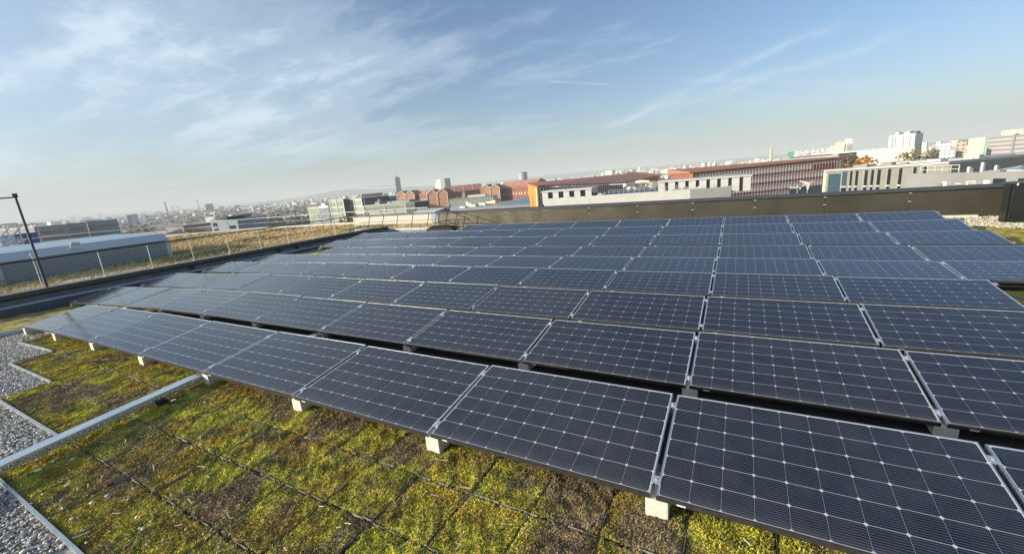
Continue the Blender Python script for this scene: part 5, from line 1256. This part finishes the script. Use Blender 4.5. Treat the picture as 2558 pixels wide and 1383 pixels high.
lx = cor[None, :, 0]*wd[:, None]; ly = cor[None, :, 1]*dp[:, None]
gxx = x[:, None]+lx*np.cos(a)[:, None]-ly*np.sin(a)[:, None]; gyy = y[:, None]+lx*np.sin(a)[:, None]+ly*np.cos(a)[:, None]
V = np.concatenate([np.stack([gxx, gyy, np.full_like(gxx, GZ)], -1), np.stack([gxx, gyy, GZ+np.repeat(hh[:, None], 4, 1)], -1), np.stack([gxx, gyy, GZ+.05+np.repeat(hh[:, None], 4, 1)], -1)], 1)
Fq = np.array([(0, 1, 5, 4), (1, 2, 6, 5), (2, 3, 7, 6), (3, 0, 4, 7), (8, 9, 10, 11)])
F = (Fq[None]+12*np.arange(K)[:, None, None]).reshape(-1, 4)
cr = np.array([(.76, .70, .55), (.78, .75, .68), (.66, .58, .44), (.72, .66, .50), (.50, .44, .36)]); cl_ = np.array([(.78, .76, .72), (.60, .57, .52), (.42, .30, .23), (.38, .39, .41), (.68, .62, .54), (.80, .78, .74)])
wc = np.where(right[:, None], cr[rg.integers(0, 5, K)], cl_[rg.integers(0, 6, K)])*rg.uniform(.8, 1.1, (K, 1))
rc = np.array([(.30, .19, .15), (.36, .35, .34), (.55, .53, .50), (.24, .24, .25), (.38, .25, .19)])[rg.integers(0, 5, K)]
colr = np.concatenate([np.repeat(wc[:, None], 8, 1), np.repeat(rc[:, None], 4, 1)], 1).reshape(-1, 3)
tag(npmesh('distant_city', V.reshape(-1, 3), F, M['leafy'], colors=colr), kind='stuff')
# woodland and street trees, autumn coloured
K = 7000; rg = np.random.default_rng(5)
az = np.concatenate([rg.uniform(-82, -32, K*3//4), rg.uniform(-32, 24, K-K*3//4)]); Dd = 260*np.exp(rg.random(K)**.9*math.log(16))
ok = ~((az > -60) & (az < 3) & (Dd < 560)); az, Dd = az[ok], Dd[ok]; K = len(az)
x = CAM.x+np.sin(np.radians(az))*Dd; y = CAM.y+np.cos(np.radians(az))*Dd; hs = rg.uniform(7, 13, K)
V0, F0, T0 = crown_mesh(9, 46, 1.0, .5); V0 = V0.reshape(-1, 4, 3); cc = V0.mean(1, keepdims=True); V0 = (cc+(V0-cc)*4.2).reshape(-1, 3)
an = rg.random(K)*6.28; sx = V0[None, :, 0]*np.cos(an)[:, None]-V0[None, :, 1]*np.sin(an)[:, None]; sy = V0[None, :, 0]*np.sin(an)[:, None]+V0[None, :, 1]*np.cos(an)[:, None]
V = np.stack([x[:, None]+sx*hs[:, None], y[:, None]+sy*hs[:, None], GZ+V0[None, :, 2]*hs[:, None]-.12*hs[:, None]], -1).reshape(-1, 3)
F = (F0[None]+len(V0)*np.arange(K)[:, None, None]).reshape(-1, 4)
tc_ = np.array([(.12, .11, .05), (.20, .12, .05), (.28, .16, .06), (.09, .10, .055), (.16, .13, .07), (.36, .22, .07)])[rg.choice(6, K, p=[.25, .2, .12, .2, .18, .05])]
tone = (tc_[:, None, :]*rg.uniform(.7, 1.3, (K, 46, 1))); tone = np.repeat(tone, 4, 1).reshape(-1, 3)
tag(npmesh('woodland', V, F, M['leafy'], colors=tone), kind='stuff')

# ------------------------------------------------------------------ hazy air
hzm = bpy.data.materials.new('haze_air'); hzm.use_nodes = True; nd = hzm.node_tree.nodes; nd.remove(nd['Principled BSDF'])
vv = nd.new('ShaderNodeVolumePrincipled'); vv.inputs['Density'].default_value = 2.2e-4; vv.inputs['Color'].default_value = (.80, .84, .83, 1); vv.inputs['Anisotropy'].default_value = 0.0
hzm.node_tree.links.new(vv.outputs[0], nd['Material Output'].inputs['Volume'])
b = MB(); b.box(-31000, 31000, -31000, 31000, GZ-1.5, 175)
tag(b.build('haze', hzm), kind='stuff')
